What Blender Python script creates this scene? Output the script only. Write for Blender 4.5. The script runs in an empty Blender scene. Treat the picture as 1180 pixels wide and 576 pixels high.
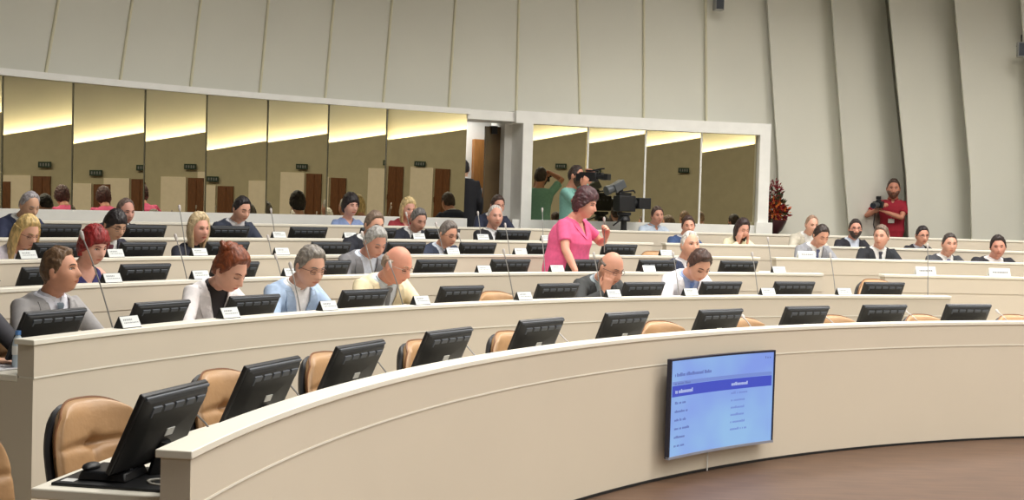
import bpy, math, random
from math import sin, cos, pi, radians, exp, sqrt, atan2, degrees
from mathutils import Vector, Matrix, noise
random.seed(7)
S = bpy.context.scene
COL = S.collection
V = Vector

# ------------------------------------------------------------------ materials
def mat(name, col, rough=.6, metal=0, nscale=None, namt=.0, bump=0, bscale=40, emit=None, estr=0, spec=None, stretch=None):
    m = bpy.data.materials.new(name); m.use_nodes = True
    nt = m.node_tree; b = nt.nodes['Principled BSDF']
    b.inputs['Base Color'].default_value = (*col, 1); b.inputs['Roughness'].default_value = rough; b.inputs['Metallic'].default_value = metal
    if spec is not None: b.inputs['Specular IOR Level'].default_value = spec
    if emit: b.inputs['Emission Color'].default_value = (*emit, 1); b.inputs['Emission Strength'].default_value = estr
    tc = nt.nodes.new('ShaderNodeTexCoord'); mp = nt.nodes.new('ShaderNodeMapping')
    nt.links.new(tc.outputs['Object'], mp.inputs['Vector'])
    if stretch: mp.inputs['Scale'].default_value = stretch
    n = nt.nodes.new('ShaderNodeTexNoise'); n.inputs['Scale'].default_value = nscale or 6; n.inputs['Detail'].default_value = 4
    nt.links.new(mp.outputs['Vector'], n.inputs['Vector'])
    cr = nt.nodes.new('ShaderNodeValToRGB')
    a = namt if namt else .03
    cr.color_ramp.elements[0].position = .3; cr.color_ramp.elements[1].position = .7
    cr.color_ramp.elements[0].color = (*[max(0, c*(1-a)) for c in col], 1)
    cr.color_ramp.elements[1].color = (*[min(1, c*(1+a)) for c in col], 1)
    nt.links.new(n.outputs['Fac'], cr.inputs['Fac']); nt.links.new(cr.outputs['Color'], b.inputs['Base Color'])
    if bump:
        n2 = nt.nodes.new('ShaderNodeTexNoise'); n2.inputs['Scale'].default_value = bscale; nt.links.new(mp.outputs['Vector'], n2.inputs['Vector'])
        bp = nt.nodes.new('ShaderNodeBump'); bp.inputs['Strength'].default_value = bump; bp.inputs['Distance'].default_value = .01
        nt.links.new(n2.outputs['Fac'], bp.inputs['Height']); nt.links.new(bp.outputs['Normal'], b.inputs['Normal'])
    return m
def srgb(r, g, b): return tuple((c/255/12.92 if c/255 <= .04045 else ((c/255+.055)/1.055)**2.4) for c in (r, g, b))
_mc = {}
def cloth(rgb, rough=.85, amt=.08):
    k = (rgb, rough, amt)
    if k not in _mc: _mc[k] = mat('cloth_%d_%d_%d' % rgb, srgb(*rgb), rough, nscale=30, namt=amt, bump=.15, bscale=18)
    return _mc[k]
def skinm(rgb):
    k = ('s', rgb)
    if k not in _mc: _mc[k] = mat('skin_%d_%d_%d' % rgb, srgb(*rgb), .5, nscale=14, namt=.07, spec=.4)
    return _mc[k]
def hairm(rgb):
    k = ('h', rgb)
    if k not in _mc: _mc[k] = mat('hair_%d_%d_%d' % rgb, srgb(*rgb), .5, nscale=60, namt=.45, bump=.6, bscale=90, stretch=(1, .5, .25))
    return _mc[k]
PANEL = mat('beige_laminate', srgb(215, 204, 185), .55, nscale=1.2, namt=.02)
LEDGE = mat('ivory_ledge', srgb(238, 233, 218), .4, nscale=2, namt=.015)
WHITE = mat('white_trim', srgb(243, 243, 238), .5)
GROOVE = mat('panel_joint', srgb(222, 210, 190), .7)
DARK = mat('dark_plastic', srgb(30, 31, 34), .38, nscale=30, namt=.1)
DARKM = mat('matt_black_plastic', srgb(20, 21, 23), .5, nscale=30, namt=.1)
GREYP = mat('grey_vent_plastic', srgb(66, 71, 79), .5)
STICK = mat('paper_sticker', srgb(215, 215, 212), .6)
CHROME = mat('brushed_metal', srgb(190, 190, 188), .3, 1)
PAPER = mat('white_paper', srgb(236, 236, 232), .7)
INK = mat('grey_ink', srgb(130, 132, 134), .7)
LEATHER = mat('tan_leather', srgb(176, 138, 98), .42, nscale=5, namt=.1, bump=.25, bscale=30)
PIPING = mat('brown_piping', srgb(120, 80, 48), .5)
SHELL = mat('charcoal_shell', srgb(40, 40, 42), .5)
TIERM = mat('grey_carpet', srgb(150, 140, 124), .95, nscale=40, namt=.1)
WALLM = mat('wall_plaster', srgb(224, 223, 211), .85, nscale=.7, namt=.025, bump=.08, bscale=60)

def wood_floor():
    m = mat('brown_floor', srgb(84, 60, 42), .55, nscale=3, namt=.22, stretch=(1, 6, 1)); return m
FLOORM = wood_floor()

def mirror_mat():
    m = bpy.data.materials.new('bronze_mirror_glass'); m.use_nodes = True; nt = m.node_tree
    b = nt.nodes['Principled BSDF']; b.inputs['Metallic'].default_value = 1; b.inputs['Roughness'].default_value = .0
    b.inputs['Base Color'].default_value = (.60, .56, .42, 1)
    return m
MIRROR = mirror_mat()

# ------------------------------------------------------------------ mesh helpers
class MB:
    def __init__(s): s.v = []; s.f = []; s.m = []
    def add(s, vs, fs, mi=0, M=None):
        o = len(s.v)
        s.v += [tuple(M @ V(v)) if M else tuple(v) for v in vs]
        s.f += [tuple(i+o for i in f) for f in fs]; s.m += [mi]*len(fs); return s
    def box(s, c, d, mi=0, M=None, taper=1):
        x, y, z = c; a, b, h = d[0]/2, d[1]/2, d[2]/2; t = taper
        vs = [(x-a, y-b, z-h), (x+a, y-b, z-h), (x+a, y+b, z-h), (x-a, y+b, z-h), (x-a*t, y-b*t, z+h), (x+a*t, y-b*t, z+h), (x+a*t, y+b*t, z+h), (x-a*t, y+b*t, z+h)]
        return s.add(vs, [(0, 3, 2, 1), (4, 5, 6, 7), (0, 1, 5, 4), (1, 2, 6, 5), (2, 3, 7, 6), (3, 0, 4, 7)], mi, M)
    def tube(s, pts, rad, n=10, mi=0, M=None, flat=1.0, side=None):
        pts = [V(p) for p in pts]; k = len(pts)
        if not hasattr(rad, '__len__'): rad = [rad]*k
        vs = []; fs = []
        prev = None
        for i, p in enumerate(pts):
            d = (pts[min(i+1, k-1)]-pts[max(i-1, 0)])
            d = d.normalized() if d.length > 1e-9 else V((0, 0, 1))
            ref = side if side is not None else (prev if prev is not None else (V((0, 0, 1)) if abs(d.z) < .9 else V((1, 0, 0))))
            a = (ref - d*ref.dot(d))
            a = a.normalized() if a.length > 1e-6 else d.orthogonal().normalized()
            b = d.cross(a); prev = a
            for j in range(n):
                t = 2*pi*j/n; vs.append(p + a*rad[i]*cos(t)*flat + b*rad[i]*sin(t))
        for i in range(k-1):
            for j in range(n):
                j2 = (j+1) % n; fs.append((i*n+j, i*n+j2, (i+1)*n+j2, (i+1)*n+j))
        fs.append(tuple(range(n-1, -1, -1))); fs.append(tuple(range((k-1)*n, k*n)))
        return s.add(vs, fs, mi, M)
    def ell(s, c, r, n=16, k=10, mi=0, M=None, fn=None):
        vs = []; fs = []
        for i in range(k+1):
            a = pi*i/k
            for j in range(n):
                t = 2*pi*j/n; d = V((sin(a)*cos(t), sin(a)*sin(t), cos(a)))
                q = V((d.x*r[0], d.y*r[1], d.z*r[2])); q = q*fn(d) if fn else q
                vs.append(V(c)+q)
        for i in range(k):
            for j in range(n):
                j2 = (j+1) % n; fs.append((i*n+j, (i+1)*n+j, (i+1)*n+j2, i*n+j2))
        return s.add(vs, fs, mi, M)
    def rings(s, rings, mi=0, M=None, cap=True):
        n = len(rings[0]); vs = [p for r in rings for p in r]; fs = []
        for i in range(len(rings)-1):
            for j in range(n):
                j2 = (j+1) % n; fs.append((i*n+j, i*n+j2, (i+1)*n+j2, (i+1)*n+j))
        if cap: fs.append(tuple(range(n-1, -1, -1))); fs.append(tuple(range((len(rings)-1)*n, len(rings)*n)))
        return s.add(vs, fs, mi, M)
    def lathe(s, prof, n=24, mi=0, M=None, c=(0, 0, 0)):
        return s.rings([[(c[0]+max(r, 1e-4)*cos(2*pi*j/n), c[1]+max(r, 1e-4)*sin(2*pi*j/n), c[2]+z) for j in range(n)] for r, z in prof], mi, M)
    def mesh(s, name, mats, smooth=True, angle=40):
        me = bpy.data.meshes.new(name); me.from_pydata(s.v, [], s.f); me.validate()
        for m in (mats if isinstance(mats, (list, tuple)) else [mats]): me.materials.append(m)
        if len(me.polygons) == len(s.m): me.polygons.foreach_set('material_index', s.m)
        me.update()
        if smooth: smooth_mesh(me, angle)
        return me
import bmesh
def smooth_mesh(me, angle=40):
    bm = bmesh.new(); bm.from_mesh(me)
    bmesh.ops.recalc_face_normals(bm, faces=bm.faces)
    a = radians(angle)
    for f in bm.faces: f.smooth = True
    for e in bm.edges:
        e.smooth = not (len(e.link_faces) == 2 and e.calc_face_angle(0) > a)
    bm.to_mesh(me); bm.free()
def link(name, me, parent=None, M=None, **props):
    o = bpy.data.objects.new(name, me); COL.objects.link(o)
    if parent is not None: o.parent = parent
    if M is not None: o.matrix_basis = M
    for k, v in props.items(): o[k] = v
    return o
def ob(name, mb, mats, parent=None, smooth=True, angle=40, M=None, bevel=0, **props):
    o = link(name, mb.mesh(name, mats, smooth, angle), parent, M, **props)
    if bevel:
        b = o.modifiers.new('bevel', 'BEVEL'); b.width = bevel; b.segments = 2; b.limit_method = 'ANGLE'
    return o
def empty(name, M, label, cat, group=None):
    o = bpy.data.objects.new(name, None); o.empty_display_size = .1; COL.objects.link(o); o.matrix_basis = M
    o['label'] = label; o['category'] = cat
    if group: o['group'] = group
    return o
def copy_tree(o, parent=None):
    c = o.copy(); COL.objects.link(c); c.parent = parent
    for ch in o.children: copy_tree(ch, c)
    return c
def text_mesh(name, body, size, m, M, parent):
    cu = bpy.data.curves.new(name, 'FONT'); cu.body = body; cu.size = size; cu.extrude = .0006; cu.align_x = 'LEFT'
    t = bpy.data.objects.new('t', cu); COL.objects.link(t)
    bpy.context.view_layer.update()
    me = bpy.data.meshes.new_from_object(t.evaluated_get(bpy.context.evaluated_depsgraph_get()))
    bpy.data.objects.remove(t); me.materials.clear(); me.materials.append(m)
    return link(name, me, parent, M)

# ------------------------------------------------------------------ hall layout
O = V((7.318, 3.463, 0))
CEN = {1: (7.318, 3.463), 2: (7.141, 3.427), 3: (7.045, 3.503), 4: (7.403, 3.512), 5: (7.322, 3.435), 6: (7.355, 3.484), 7: (7.318, 3.463)}
RAD = {1: 8.489, 2: 10.36, 3: 11.754, 4: 13.148, 5: 14.543, 6: 15.937, 7: 17.4}
TOP = {1: 1.05, 2: 1.143, 3: 1.287, 4: 1.414, 5: 1.532, 6: 1.661, 7: 1.77}
FL = {k: TOP[k]-1.0 for k in TOP}; FL[1] = .02; FL[7] = .80
DZ = .20     # panel top above desktop
def P(k, th, dr, z=0):
    a = radians(th); r = RAD[k]+dr; return V((CEN[k][0]+r*sin(a), CEN[k][1]+r*cos(a), z))
def frame(k, th, dr, z, yaw=0):
    """local +Y faces the hall centre, +X tangential (increasing angle is -X)"""
    p = P(k, th, dr, z); a = radians(th+yaw)
    y = V((-sin(a), -cos(a), 0)); x = V((-cos(a), sin(a), 0))
    return Matrix(((x.x, y.x, 0, p.x), (x.y, y.y, 0, p.y), (0, 0, 1, p.z), (0, 0, 0, 1)))
def arc(mb, cen, r0, r1, z0, z1, t0, t1, mi=0, step=1.0):
    n = max(2, int(abs(t1-t0)/step)); rings = []
    for i in range(n+1):
        a = radians(t0+(t1-t0)*i/n)
        rings.append([(cen[0]+r*sin(a), cen[1]+r*cos(a), z) for r, z in ((r0, z0), (r1, z0), (r1, z1), (r0, z1))])
    return mb.rings(rings, mi)

# floor, tiers
mb = MB(); mb.lathe([(19.6, -.1), (19.6, 0), (.01, 0)], 96, c=(O.x, O.y, 0)); ob('floor', mb, FLOORM, kind='structure')
for k in range(1, 8):
    mb = MB(); r1 = RAD[k+1]+.05 if k < 7 else 19.5
    arc(mb, CEN[k], RAD[k]+.03, r1+.2 if k < 7 else r1, -.05, FL[k], -92, 30)
    ob('floor', mb, TIERM, kind='structure', angle=30)

# camera
fpx = 1485.26; pit = -.0324; rol = .0283
cp, sp = cos(pit), sin(pit); fwd = V((0, cp, sp)); up = V((0, -sp, cp)); rt = V((1, 0, 0))
Rv = rt*cos(rol)+up*sin(rol); Uv = -rt*sin(rol)+up*cos(rol)
cd = bpy.data.cameras.new('camera'); cam = bpy.data.objects.new('camera', cd); COL.objects.link(cam)
cd.sensor_width = 36; cd.lens = fpx*36/1180; cd.clip_start = .05; cd.clip_end = 200
cam.matrix_world = Matrix(((Rv.x, Uv.x, -fwd.x, 0), (Rv.y, Uv.y, -fwd.y, 0), (Rv.z, Uv.z, -fwd.z, 1.9326), (0, 0, 0, 1)))
S.camera = cam

# ------------------------------------------------------------------ desk rows
def desk_row(k, t0, t1, label, first=False):
    c = CEN[k]; R = RAD[k]; T = TOP[k]; z0 = 0 if k == 1 else FL[k-1]
    root = empty('curved_desk', Matrix.Translation(P(k, (t0+t1)/2, 0, z0)), label, 'desk', 'curved tiers of built-in desks')
    inv = root.matrix_basis.inverted()
    def part(n, mb, m, **kw): return ob(n, mb, m, root, M=inv, **kw)
    mb = MB(); arc(mb, c, R, R+.11, T-.207, T-.03, t0, t1); part('upper_front_panel', mb, PANEL, angle=30)
    mb = MB(); arc(mb, c, R-(.001 if k <= 2 else -.010), R+.10, T-.214, T-.204, t0, t1); part('panel_joint', mb, LEDGE if k <= 2 else GROOVE, angle=30)
    mb = MB(); arc(mb, c, R+.004, R+.11, z0, T-.213, t0, t1); part('lower_front_panel', mb, PANEL, angle=30)
    mb = MB(); arc(mb, c, R-.008, R+.128, T-.03, T, t0-.06, t1+.06); part('ledge', mb, LEDGE, angle=30, bevel=.004)
    ins = .9 if k == 1 else 0
    mb = MB(); arc(mb, c, R+.11, R+.67, T-DZ-.04, T-DZ, t0+ins, t1-ins); part('desktop', mb, LEDGE, angle=30, bevel=.006)
    for t in ((t0, t0+.15), (t1-.15, t1)):
        if k == 1 and t[0] == t0: mb = MB(); arc(mb, c, R+.11, R+.5, z0, T-DZ-.04, t[0]+1.1, t[1]+1.1); part('end_panel', mb, PANEL); continue
        mb = MB(); arc(mb, c, R+.11, R+.66, z0, T-DZ-.04, *t); part('end_panel', mb, PANEL)
    if k == 1:
        mb = MB(); arc(mb, c, R-.006, R+.02, 0, .018, t0, t1); part('skirting', mb, DARKM, angle=30)
        mb = MB(); 
    return root
desk_row(1, -82.98, 14, 'foremost long curved beige desk front with the television hung on it')
desk_row(2, -69.86, -14.2, 'second curved beige desk from the front, where the bald man in cream sits')
desk_row(3, -72, -17.25, 'third curved desk, in front of the woman standing in pink')
desk_row(3, -13.33, 16, 'right-hand curved desk carrying two white name cards')
desk_row(4, -68, -19.3, 'fourth curved desk, with the blonde woman in black jacket behind it')
desk_row(4, -18.24, 16, 'right-hand curved desk with four suited men in a line behind it')
desk_row(5, -64, -22.15, 'fifth curved desk, topmost one that still carries monitors')
desk_row(5, -21.33, 16, 'right-hand curved desk with the bearded man sitting behind it')
desk_row(6, -62, -24.9, 'rearmost curved desk, running below the long mirrored booth')
desk_row(6, -23.6, 16, 'rearmost right-hand curved desk below the four-pane mirrored booth')

# ------------------------------------------------------------------ hall walls: overlapping pleated sheets
SEAM = [((3.32, -52.6), (4.2, -52.0)), ((3.32, -49.56), (4.2, -49.0)), ((3.36, -46.73), (4.32, -46.21)), ((3.37, -43.57), (4.45, -43.07)), ((3.33, -40.43), (4.58, -40.0)),
        ((3.31, -37.17), (4.7, -36.83)), ((3.33, -33.98), (4.81, -33.63)), ((3.32, -31.04), (4.91, -30.7)), ((3.37, -27.62), (5.02, -27.41)),
        ((3.4, -24.02), (5.12, -24.05)), ((3.46, -20.56), (5.2, -20.91)), ((3.51, -17.07), (5.29, -17.27)), ((3.56, -13.63), (5.37, -13.88)),
        ((2.63, -9.6), (5.43, -10.55)), ((1.59, -5.57), (2.66, -5.99), (5.49, -7.04)), ((1.55, -2.37), (2.69, -2.66), (5.53, -3.94)),
        ((1.43, 1.02), (2.72, .76), (5.57, -.43)), ((1.46, 4.36), (2.75, 4.06), (5.6, 3.02)), ((1.46, 7.8), (2.75, 7.4), (5.6, 6.4))]
STEP = [.03]*10+[.04, .07, .16, .3, .66, .5, .35, .35, .35]
def PO_(th, r, z): a = radians(th); return V((O.x+r*sin(a), O.y+r*cos(a), z))
def seam_th(s, z):
    if z <= s[0][0]:
        sl = (s[1][1]-s[0][1])/(s[1][0]-s[0][0]); return s[0][1]+sl*(z-s[0][0])*.3
    for a, b in zip(s, s[1:]):
        if z <= b[0] or b is s[-1]: return a[1]+(b[1]-a[1])*(z-a[0])/(b[0]-a[0])
SEAMM = mat('ochre_seam', srgb(222, 217, 190), .8)
zs = [.7, 1.6, 2.2, 2.7, 3.4, 4.2, 5.0, 5.8, 6.6, 7.3]
for i in range(len(SEAM)-1):
    st = STEP[i]; rings = []
    for z in (zs if i >= 12 else [3.3]+zs[5:]):
        a = seam_th(SEAM[i], z); b = seam_th(SEAM[i+1], z)+(.6 if st > .25 else .25); r = []
        n = 10
        f = [(u/n) for u in range(n+1)]
        base = 17.92
        outer = [(a+(b-a)*u, base+st*(1.05*u)**.85) for u in f]
        if st < .25: outer = [(a-.10, base+.05+st), (a-.02, base+.012)]+outer[1:]
        pts = [(t, q) for t, q in outer]+[(t, q+.04) for t, q in outer[::-1]]
        rings.append([(O.x+q*sin(radians(t)), O.y+q*cos(radians(t)), z) for t, q in pts])
    mb = MB(); mb.rings(rings)
    if st < .25: mb.tube([PO_(seam_th(SEAM[i], z)-.03, 17.94, z) for z in (zs if i >= 12 else [3.3]+zs[5:])], .02, 8, 1)
    ob('wall_back' if i == 0 else 'wall_back.%03d' % i, mb, [WALLM, SEAMM], kind='structure', angle=50)
# remaining hall wall behind and to the sides (mirrored in the glass)
mb = MB(); arc(mb, (O.x, O.y), 18.9, 19.1, -.1, 7.3, 7, 300, step=2); ob('wall_right', mb, WALLM, kind='structure', angle=30)
mb = MB(); arc(mb, (O.x, O.y), 19.3, 19.5, -.1, 7.3, -62, 8, step=2); ob('wall_rear', mb, WALLM, kind='structure', angle=30)
mb = MB(); mb.lathe([(19.6, 7.3), (19.6, 7.5), (.01, 7.5)], 64, c=(O.x, O.y, 0)); mb.lathe([(19.6, 7.3), (.01, 7.3)], 64, c=(O.x, O.y, 0)); ob('ceiling', mb, WALLM, kind='structure')

# opposite wall with cove light ledge (seen only in the mirrors)
OLIVE = mat('wall_panel_fabric', srgb(186, 178, 150), .9, nscale=3, namt=.05)
COVEW = mat('cove_light_core', (1, 1, .95), .5, emit=(1, .86, .58), estr=48)
def zl1(t): return 4.1+.05*(88-t)
def zl2(t): return 4.75+.05*(114-t)
for (ta, tb, zf, nm) in ((66, 105.7, zl1, 'a'), (105.7, 134, zl2, 'b')):
    n = 30; lo = []; hi = []; em = []; em2 = []
    for i in range(n+1):
        t = ta+(tb-ta)*i/n; a = radians(t); z = zf(t)
        f = lambda r, zz: (O.x+r*sin(a), O.y+r*cos(a), zz)
        lo.append([f(17.95, 0), f(18.05, 0), f(18.05, z), f(17.95, z)])
        em.append([f(18.06, z-.10), f(18.30, z-.10), f(18.30, z-.04), f(18.06, z-.04)])
        em2.append([f(18.10, z-.035), f(18.22, z-.035), f(18.22, z-.02), f(18.10, z-.02)])
    mb = MB(); mb.rings(lo); ob('wall_opposite', mb, OLIVE, kind='structure', angle=30)
    lab = 'yellowish strip of cove light reflected in the %s mirror panes' % ('long left' if nm == 'a' else 'four right')
    root = empty('cove_light', Matrix(), lab, 'light', 'cove lights')
    mb = MB(); mb.rings(em); ob('trough', mb, WHITE, root, angle=30)
    mb = MB(); mb.rings(em2); ob('light_strip', mb, COVEW, root, angle=30)
# upper part
mb = MB(); arc(mb, (O.x, O.y), 18.32, 18.4, 3, 7.3, 60, 140, step=2); ob('wall_opposite', mb, WALLM, kind='structure', angle=30)
BROWN = mat('brown_wood_door', srgb(112, 70, 38), .5, nscale=5, namt=.25, stretch=(6, 6, 1))
EXITG = mat('dark_green_sign', srgb(40, 60, 48), .4)
PALE = mat('pale_acoustic_panel', srgb(240, 228, 206), .8)
for i, (t, zt) in enumerate(((77.2, 3.0), (89.2, 2.6), (97.6, 2.2), (81.8, 2.8), (104, 2.2))):
    M = Matrix.Translation((O.x+17.9*sin(radians(t)), O.y+17.9*cos(radians(t)), 0)) @ Matrix.Rotation(-radians(t), 4, 'Z')
    mb = MB(); mb.box((0, 0, zt/2), (.62, .08, zt)); mb.box((-.02, -.05, zt/2), (.03, .03, zt*.96)); mb.box((.3, -.05, zt*.45), (.03, .06, .2))
    ob('door_%d' % (i+1), mb, BROWN, M=M, kind='structure')
    mb = MB(); mb.box((0, 0, zt/2), (1.0, .06, zt+.05)); ob('wall_panel', mb, PALE, M=M @ Matrix.Translation((.9, 0, 0)), kind='structure')
for i, (t, z, l) in enumerate(((76.8, 3.4, 'far left'), (82.5, 3.2, 'third'), (90.8, 2.85, 'fifth'), (100.7, 2.35, 'last left'), (109, 3.77, 'first right'), (116.6, 3.4, 'third right'))):
    M = Matrix.Translation((O.x+17.85*sin(radians(t)), O.y+17.85*cos(radians(t)), z)) @ Matrix.Rotation(-radians(t), 4, 'Z')
    mb = MB(); mb.box((0, 0, 0), (.46, .06, .2), 0)
    for q in range(4): mb.box((-.16+q*.1, -.035, 0), (.05, .01, .1), 1)
    o = ob('exit_sign', mb, [EXITG, INK], M=M); o['label'] = 'dark exit sign reflected in the %s mirror pane' % l; o['category'] = 'sign'; o['group'] = 'exit signs reflected in the mirrors'

# ------------------------------------------------------------------ mirrored booths
DIV = [-62, -58.2, -55.2, -52.06, -49.32, -46.45, -43.33, -40.53, -37.64, -34.65, -31.69, -27.46]
TAU = [.44, .44, .44, .44, .44, .44, .1, .15, -.43, -.7, -1.2]
TAU = dict(zip(DIV[4:], [.44, .44, .1, .15, -.43, -.7, -1.2]))
def PO(th, r, z): a = radians(th); return V((O.x+r*sin(a), O.y+r*cos(a), z))
def pane(t0, t1, z0, z1, tau, r=17.4, root=None, gap=.012):
    A = PO(t0, r, 0); B = PO(t1, r, 0); t = (B-A).normalized(); n = V((t.y, -t.x, 0)); A = A+t*gap; B = B-t*gap
    k = radians(tau)
    mb = MB(); zc = 2.5; q = []
    for d in (0, .012):
        for p, z in ((A, z0), (B, z0), (B, z1), (A, z1)):
            q.append(p + n*(-d) + V((0, 0, z)) - n*(-(z-zc)*k*-1)*1.0)
    mb.add(q, [(0, 1, 2, 3), (7, 6, 5, 4), (0, 4, 5, 1), (1, 5, 6, 2), (2, 6, 7, 3), (3, 7, 4, 0)])
    return ob('mirror_pane', mb, MIRROR, root, smooth=False)
bl = empty('mirrored_booth', Matrix(), 'long interpreter booth on the left faced with bronze mirror panes', 'booth', 'mirrored interpreter booths')
for a, b in zip(DIV, DIV[1:]): pane(a, b, 1.765, 3.285, TAU.get(a, .3), root=bl)
EDGE = mat('dark_glass_edge', srgb(110, 106, 84), .4)
for a in DIV[1:-1]:
    mb = MB(); mb.tube([PO(a, 17.42, 1.77), PO(a, 17.42, 3.28)], .014, 6); ob('pane_divider', mb, EDGE, bl)
mb = MB(); arc(mb, (O.x, O.y), 17.34, 18.1, 3.285, 3.365, -62, -27.4); ob('roof_trim', mb, WHITE, bl, angle=30)
mb = MB(); arc(mb, (O.x, O.y), 17.36, 17.5, .78, 1.765, -62, -27.4); ob('base_wall', mb, WHITE, bl, angle=30)
mb = MB(); arc(mb, (O.x, O.y), 17.5, 17.9, .8, 3.285, -27.62, -27.5); ob('side_wall', mb, EDGE, bl)
br = empty('mirrored_booth', Matrix(), 'four-pane mirrored interpreter booth in a white frame right of the doorway', 'booth', 'mirrored interpreter booths')
D2 = [-24.05, -20.89, -17.71, -14.62, -11.49]
for (a, b), t in zip(zip(D2, D2[1:]), (.1, -.1, -.25, -.3)): pane(a, b, 1.77, 3.2, t, root=br)
for a in D2[1:-1]:
    mb = MB(); mb.tube([PO(a, 17.40, 1.77), PO(a, 17.40, 3.2)], .017, 6); ob('pane_divider', mb, WHITE, br)
mb = MB(); arc(mb, (O.x, O.y), 17.3, 18.2, 3.2, 3.38, -24.99, -10.9); ob('header', mb, WHITE, br, angle=30)
mb = MB(); arc(mb, (O.x, O.y), 17.34, 17.6, .78, 1.77, -24.99, -10.7); ob('base_wall', mb, WHITE, br, angle=30)
mb = MB(); arc(mb, (O.x, O.y), 17.3, 17.75, .78, 3.2, -24.6, -24.05); ob('left_post', mb, WHITE, br)
mb = MB(); arc(mb, (O.x, O.y), 17.7, 18.2, .78, 3.2, -24.99, -24.05); ob('side_wall', mb, WHITE, br)
mb = MB(); arc(mb, (O.x, O.y), 17.3, 17.6, .78, 3.2, -11.49, -10.9); ob('right_post', mb, WHITE, br)
mb = MB(); arc(mb, (O.x, O.y), 17.5, 18.2, .78, 3.2, -11.2, -11.1); ob('side_wall', mb, WHITE, br)
mb = MB(); arc(mb, (O.x, O.y), 17.26, 17.34, .78, 1.82, -11.6, -10.7); ob('post_foot', mb, WHITE, br)
# doorway between them
mb = MB(); arc(mb, (O.x, O.y), 17.36, 18.0, 3.22, 3.36, -27.5, -24.95); ob('trim_1', mb, WHITE, kind='structure')
mb = MB(); arc(mb, (O.x, O.y), 19.1, 19.2, .7, 3.6, -30, -22); ob('wall_corridor', mb, WHITE, kind='structure')
OAK = mat('orange_oak', srgb(176, 120, 62), .5, nscale=5, namt=.15, stretch=(8, 8, 1))
mb = MB(); arc(mb, (O.x, O.y), 18.95, 19.05, .8, 3.02, -24.85, -24.0); ob('door_6', mb, OAK, kind='structure')
TINT = mat('dark_tinted_glass', srgb(92, 74, 50), .12, nscale=3, namt=.15)
r = empty('glass_door', Matrix.Translation(PO(-25.2, 17.9, .8)), 'dark tinted glass door standing open in the doorway', 'door')
mb = MB(); arc(mb, (O.x, O.y), 17.85, 17.88, .82, 3.16, -25.80, -24.9); ob('leaf', mb, TINT, r, M=r.matrix_basis.inverted())
mb = MB(); arc(mb, (O.x, O.y), 17.82, 17.92, 3.05, 3.17, -25.5, -25.2); ob('door_closer', mb, DARKM, r, M=r.matrix_basis.inverted())
mb = MB(); mb.box((0, 0, 0), (.11, .01, .24)); o = ob('notice', mb, PAPER, M=Matrix.Translation(PO(-24.62, 18.9, 2.12)) @ Matrix.Rotation(radians(26), 4, 'Z')); o['label'] = 'small white paper notice taped on the oak door in the doorway'; o['category'] = 'paper'

# ------------------------------------------------------------------ television
tvth = None
def ray_cyl(x, y, R):
    d = fwd+Rv*((x-590)/fpx)-Uv*((y-288)/fpx); a = d.x**2+d.y**2; b = -2*(d.x*O.x+d.y*O.y); c = O.x**2+O.y**2-R*R
    t = (-b+sqrt(b*b-4*a*c))/(2*a); return V((0, 0, 1.9326))+d*t
tvth = -43.9+0*1
_p = P(1, -43.4, 0)
TVT = -43.0
Mtv = frame(1, TVT, -.085, .529)
tv = empty('television', Mtv, 'curved flat television showing a light blue table, hung on the front desk', 'television')
W, H, RC = 1.255, .717, 5.5
def tvp(x, y, z):   # curved outward: edges come forward
    return (x, y + RC - sqrt(RC*RC-x*x) if False else y + x*x/(2*RC), z)
def slab(x0, x1, z0, z1, y0, y1, mi=0, mb=None, n=24):
    mb = mb or MB(); rg = []
    for i in range(n+1):
        x = x0+(x1-x0)*i/n; rg.append([tvp(x, y0, z0), tvp(x, y1, z0), tvp(x, y1, z1), tvp(x, y0, z1)])
    return mb.rings(rg, mi)
NAVY = mat('dark_navy_bezel', srgb(24, 28, 52), .35)
SILV = mat('silver_strip', srgb(168, 176, 196), .35, .6)
mb = slab(-W/2, W/2, -H/2, H/2, -.03, .0); slab(-W/2, W/2, H/2-.014, H/2, 0, .008, 0, mb)
slab(-W/2, -W/2+.014, -H/2, H/2, 0, .008, 0, mb, 2); slab(W/2-.014, W/2, -H/2, H/2, 0, .008, 0, mb, 2); ob('housing', mb, NAVY, tv, angle=30)
mb = slab(-W/2, W/2, -H/2-.004, -H/2+.014, -.02, .012); ob('bottom_strip', mb, SILV, tv, angle=30)
def screenmat():
    m = bpy.data.materials.new('lit_screen'); m.use_nodes = True; nt = m.node_tree; b = nt.nodes['Principled BSDF']
    tc = nt.nodes.new('ShaderNodeTexCoord'); n = nt.nodes.new('ShaderNodeTexNoise'); n.inputs['Scale'].default_value = 1.6; nt.links.new(tc.outputs['Object'], n.inputs['Vector'])
    cr = nt.nodes.new('ShaderNodeValToRGB'); cr.color_ramp.elements[0].position = .35; cr.color_ramp.elements[1].position = .65
    cr.color_ramp.elements[0].color = (*srgb(138, 168, 252), 1); cr.color_ramp.elements[1].color = (*srgb(156, 204, 252), 1)
    nt.links.new(n.outputs['Fac'], cr.inputs['Fac']); nt.links.new(cr.outputs['Color'], b.inputs['Emission Color'])
    b.inputs['Emission Strength'].default_value = .82; b.inputs['Base Color'].default_value = (.02, .02, .03, 1); b.inputs['Roughness'].default_value = .3
    return m
def emis(name, c, s=.85):
    return mat(name, (.01, .01, .02), .4, emit=srgb(*c), estr=s)
scr = ob('screen', slab(-W/2+.014, W/2-.014, -H/2+.014, H/2-.014, 0, .002), screenmat(), tv, angle=30)
BAND = emis('screen_band', (62, 82, 206)); TXT = emis('screen_text', (104, 124, 196)); TXW = emis('screen_text_light', (190, 206, 250)); LIN = emis('screen_rule', (126, 152, 226))
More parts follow.
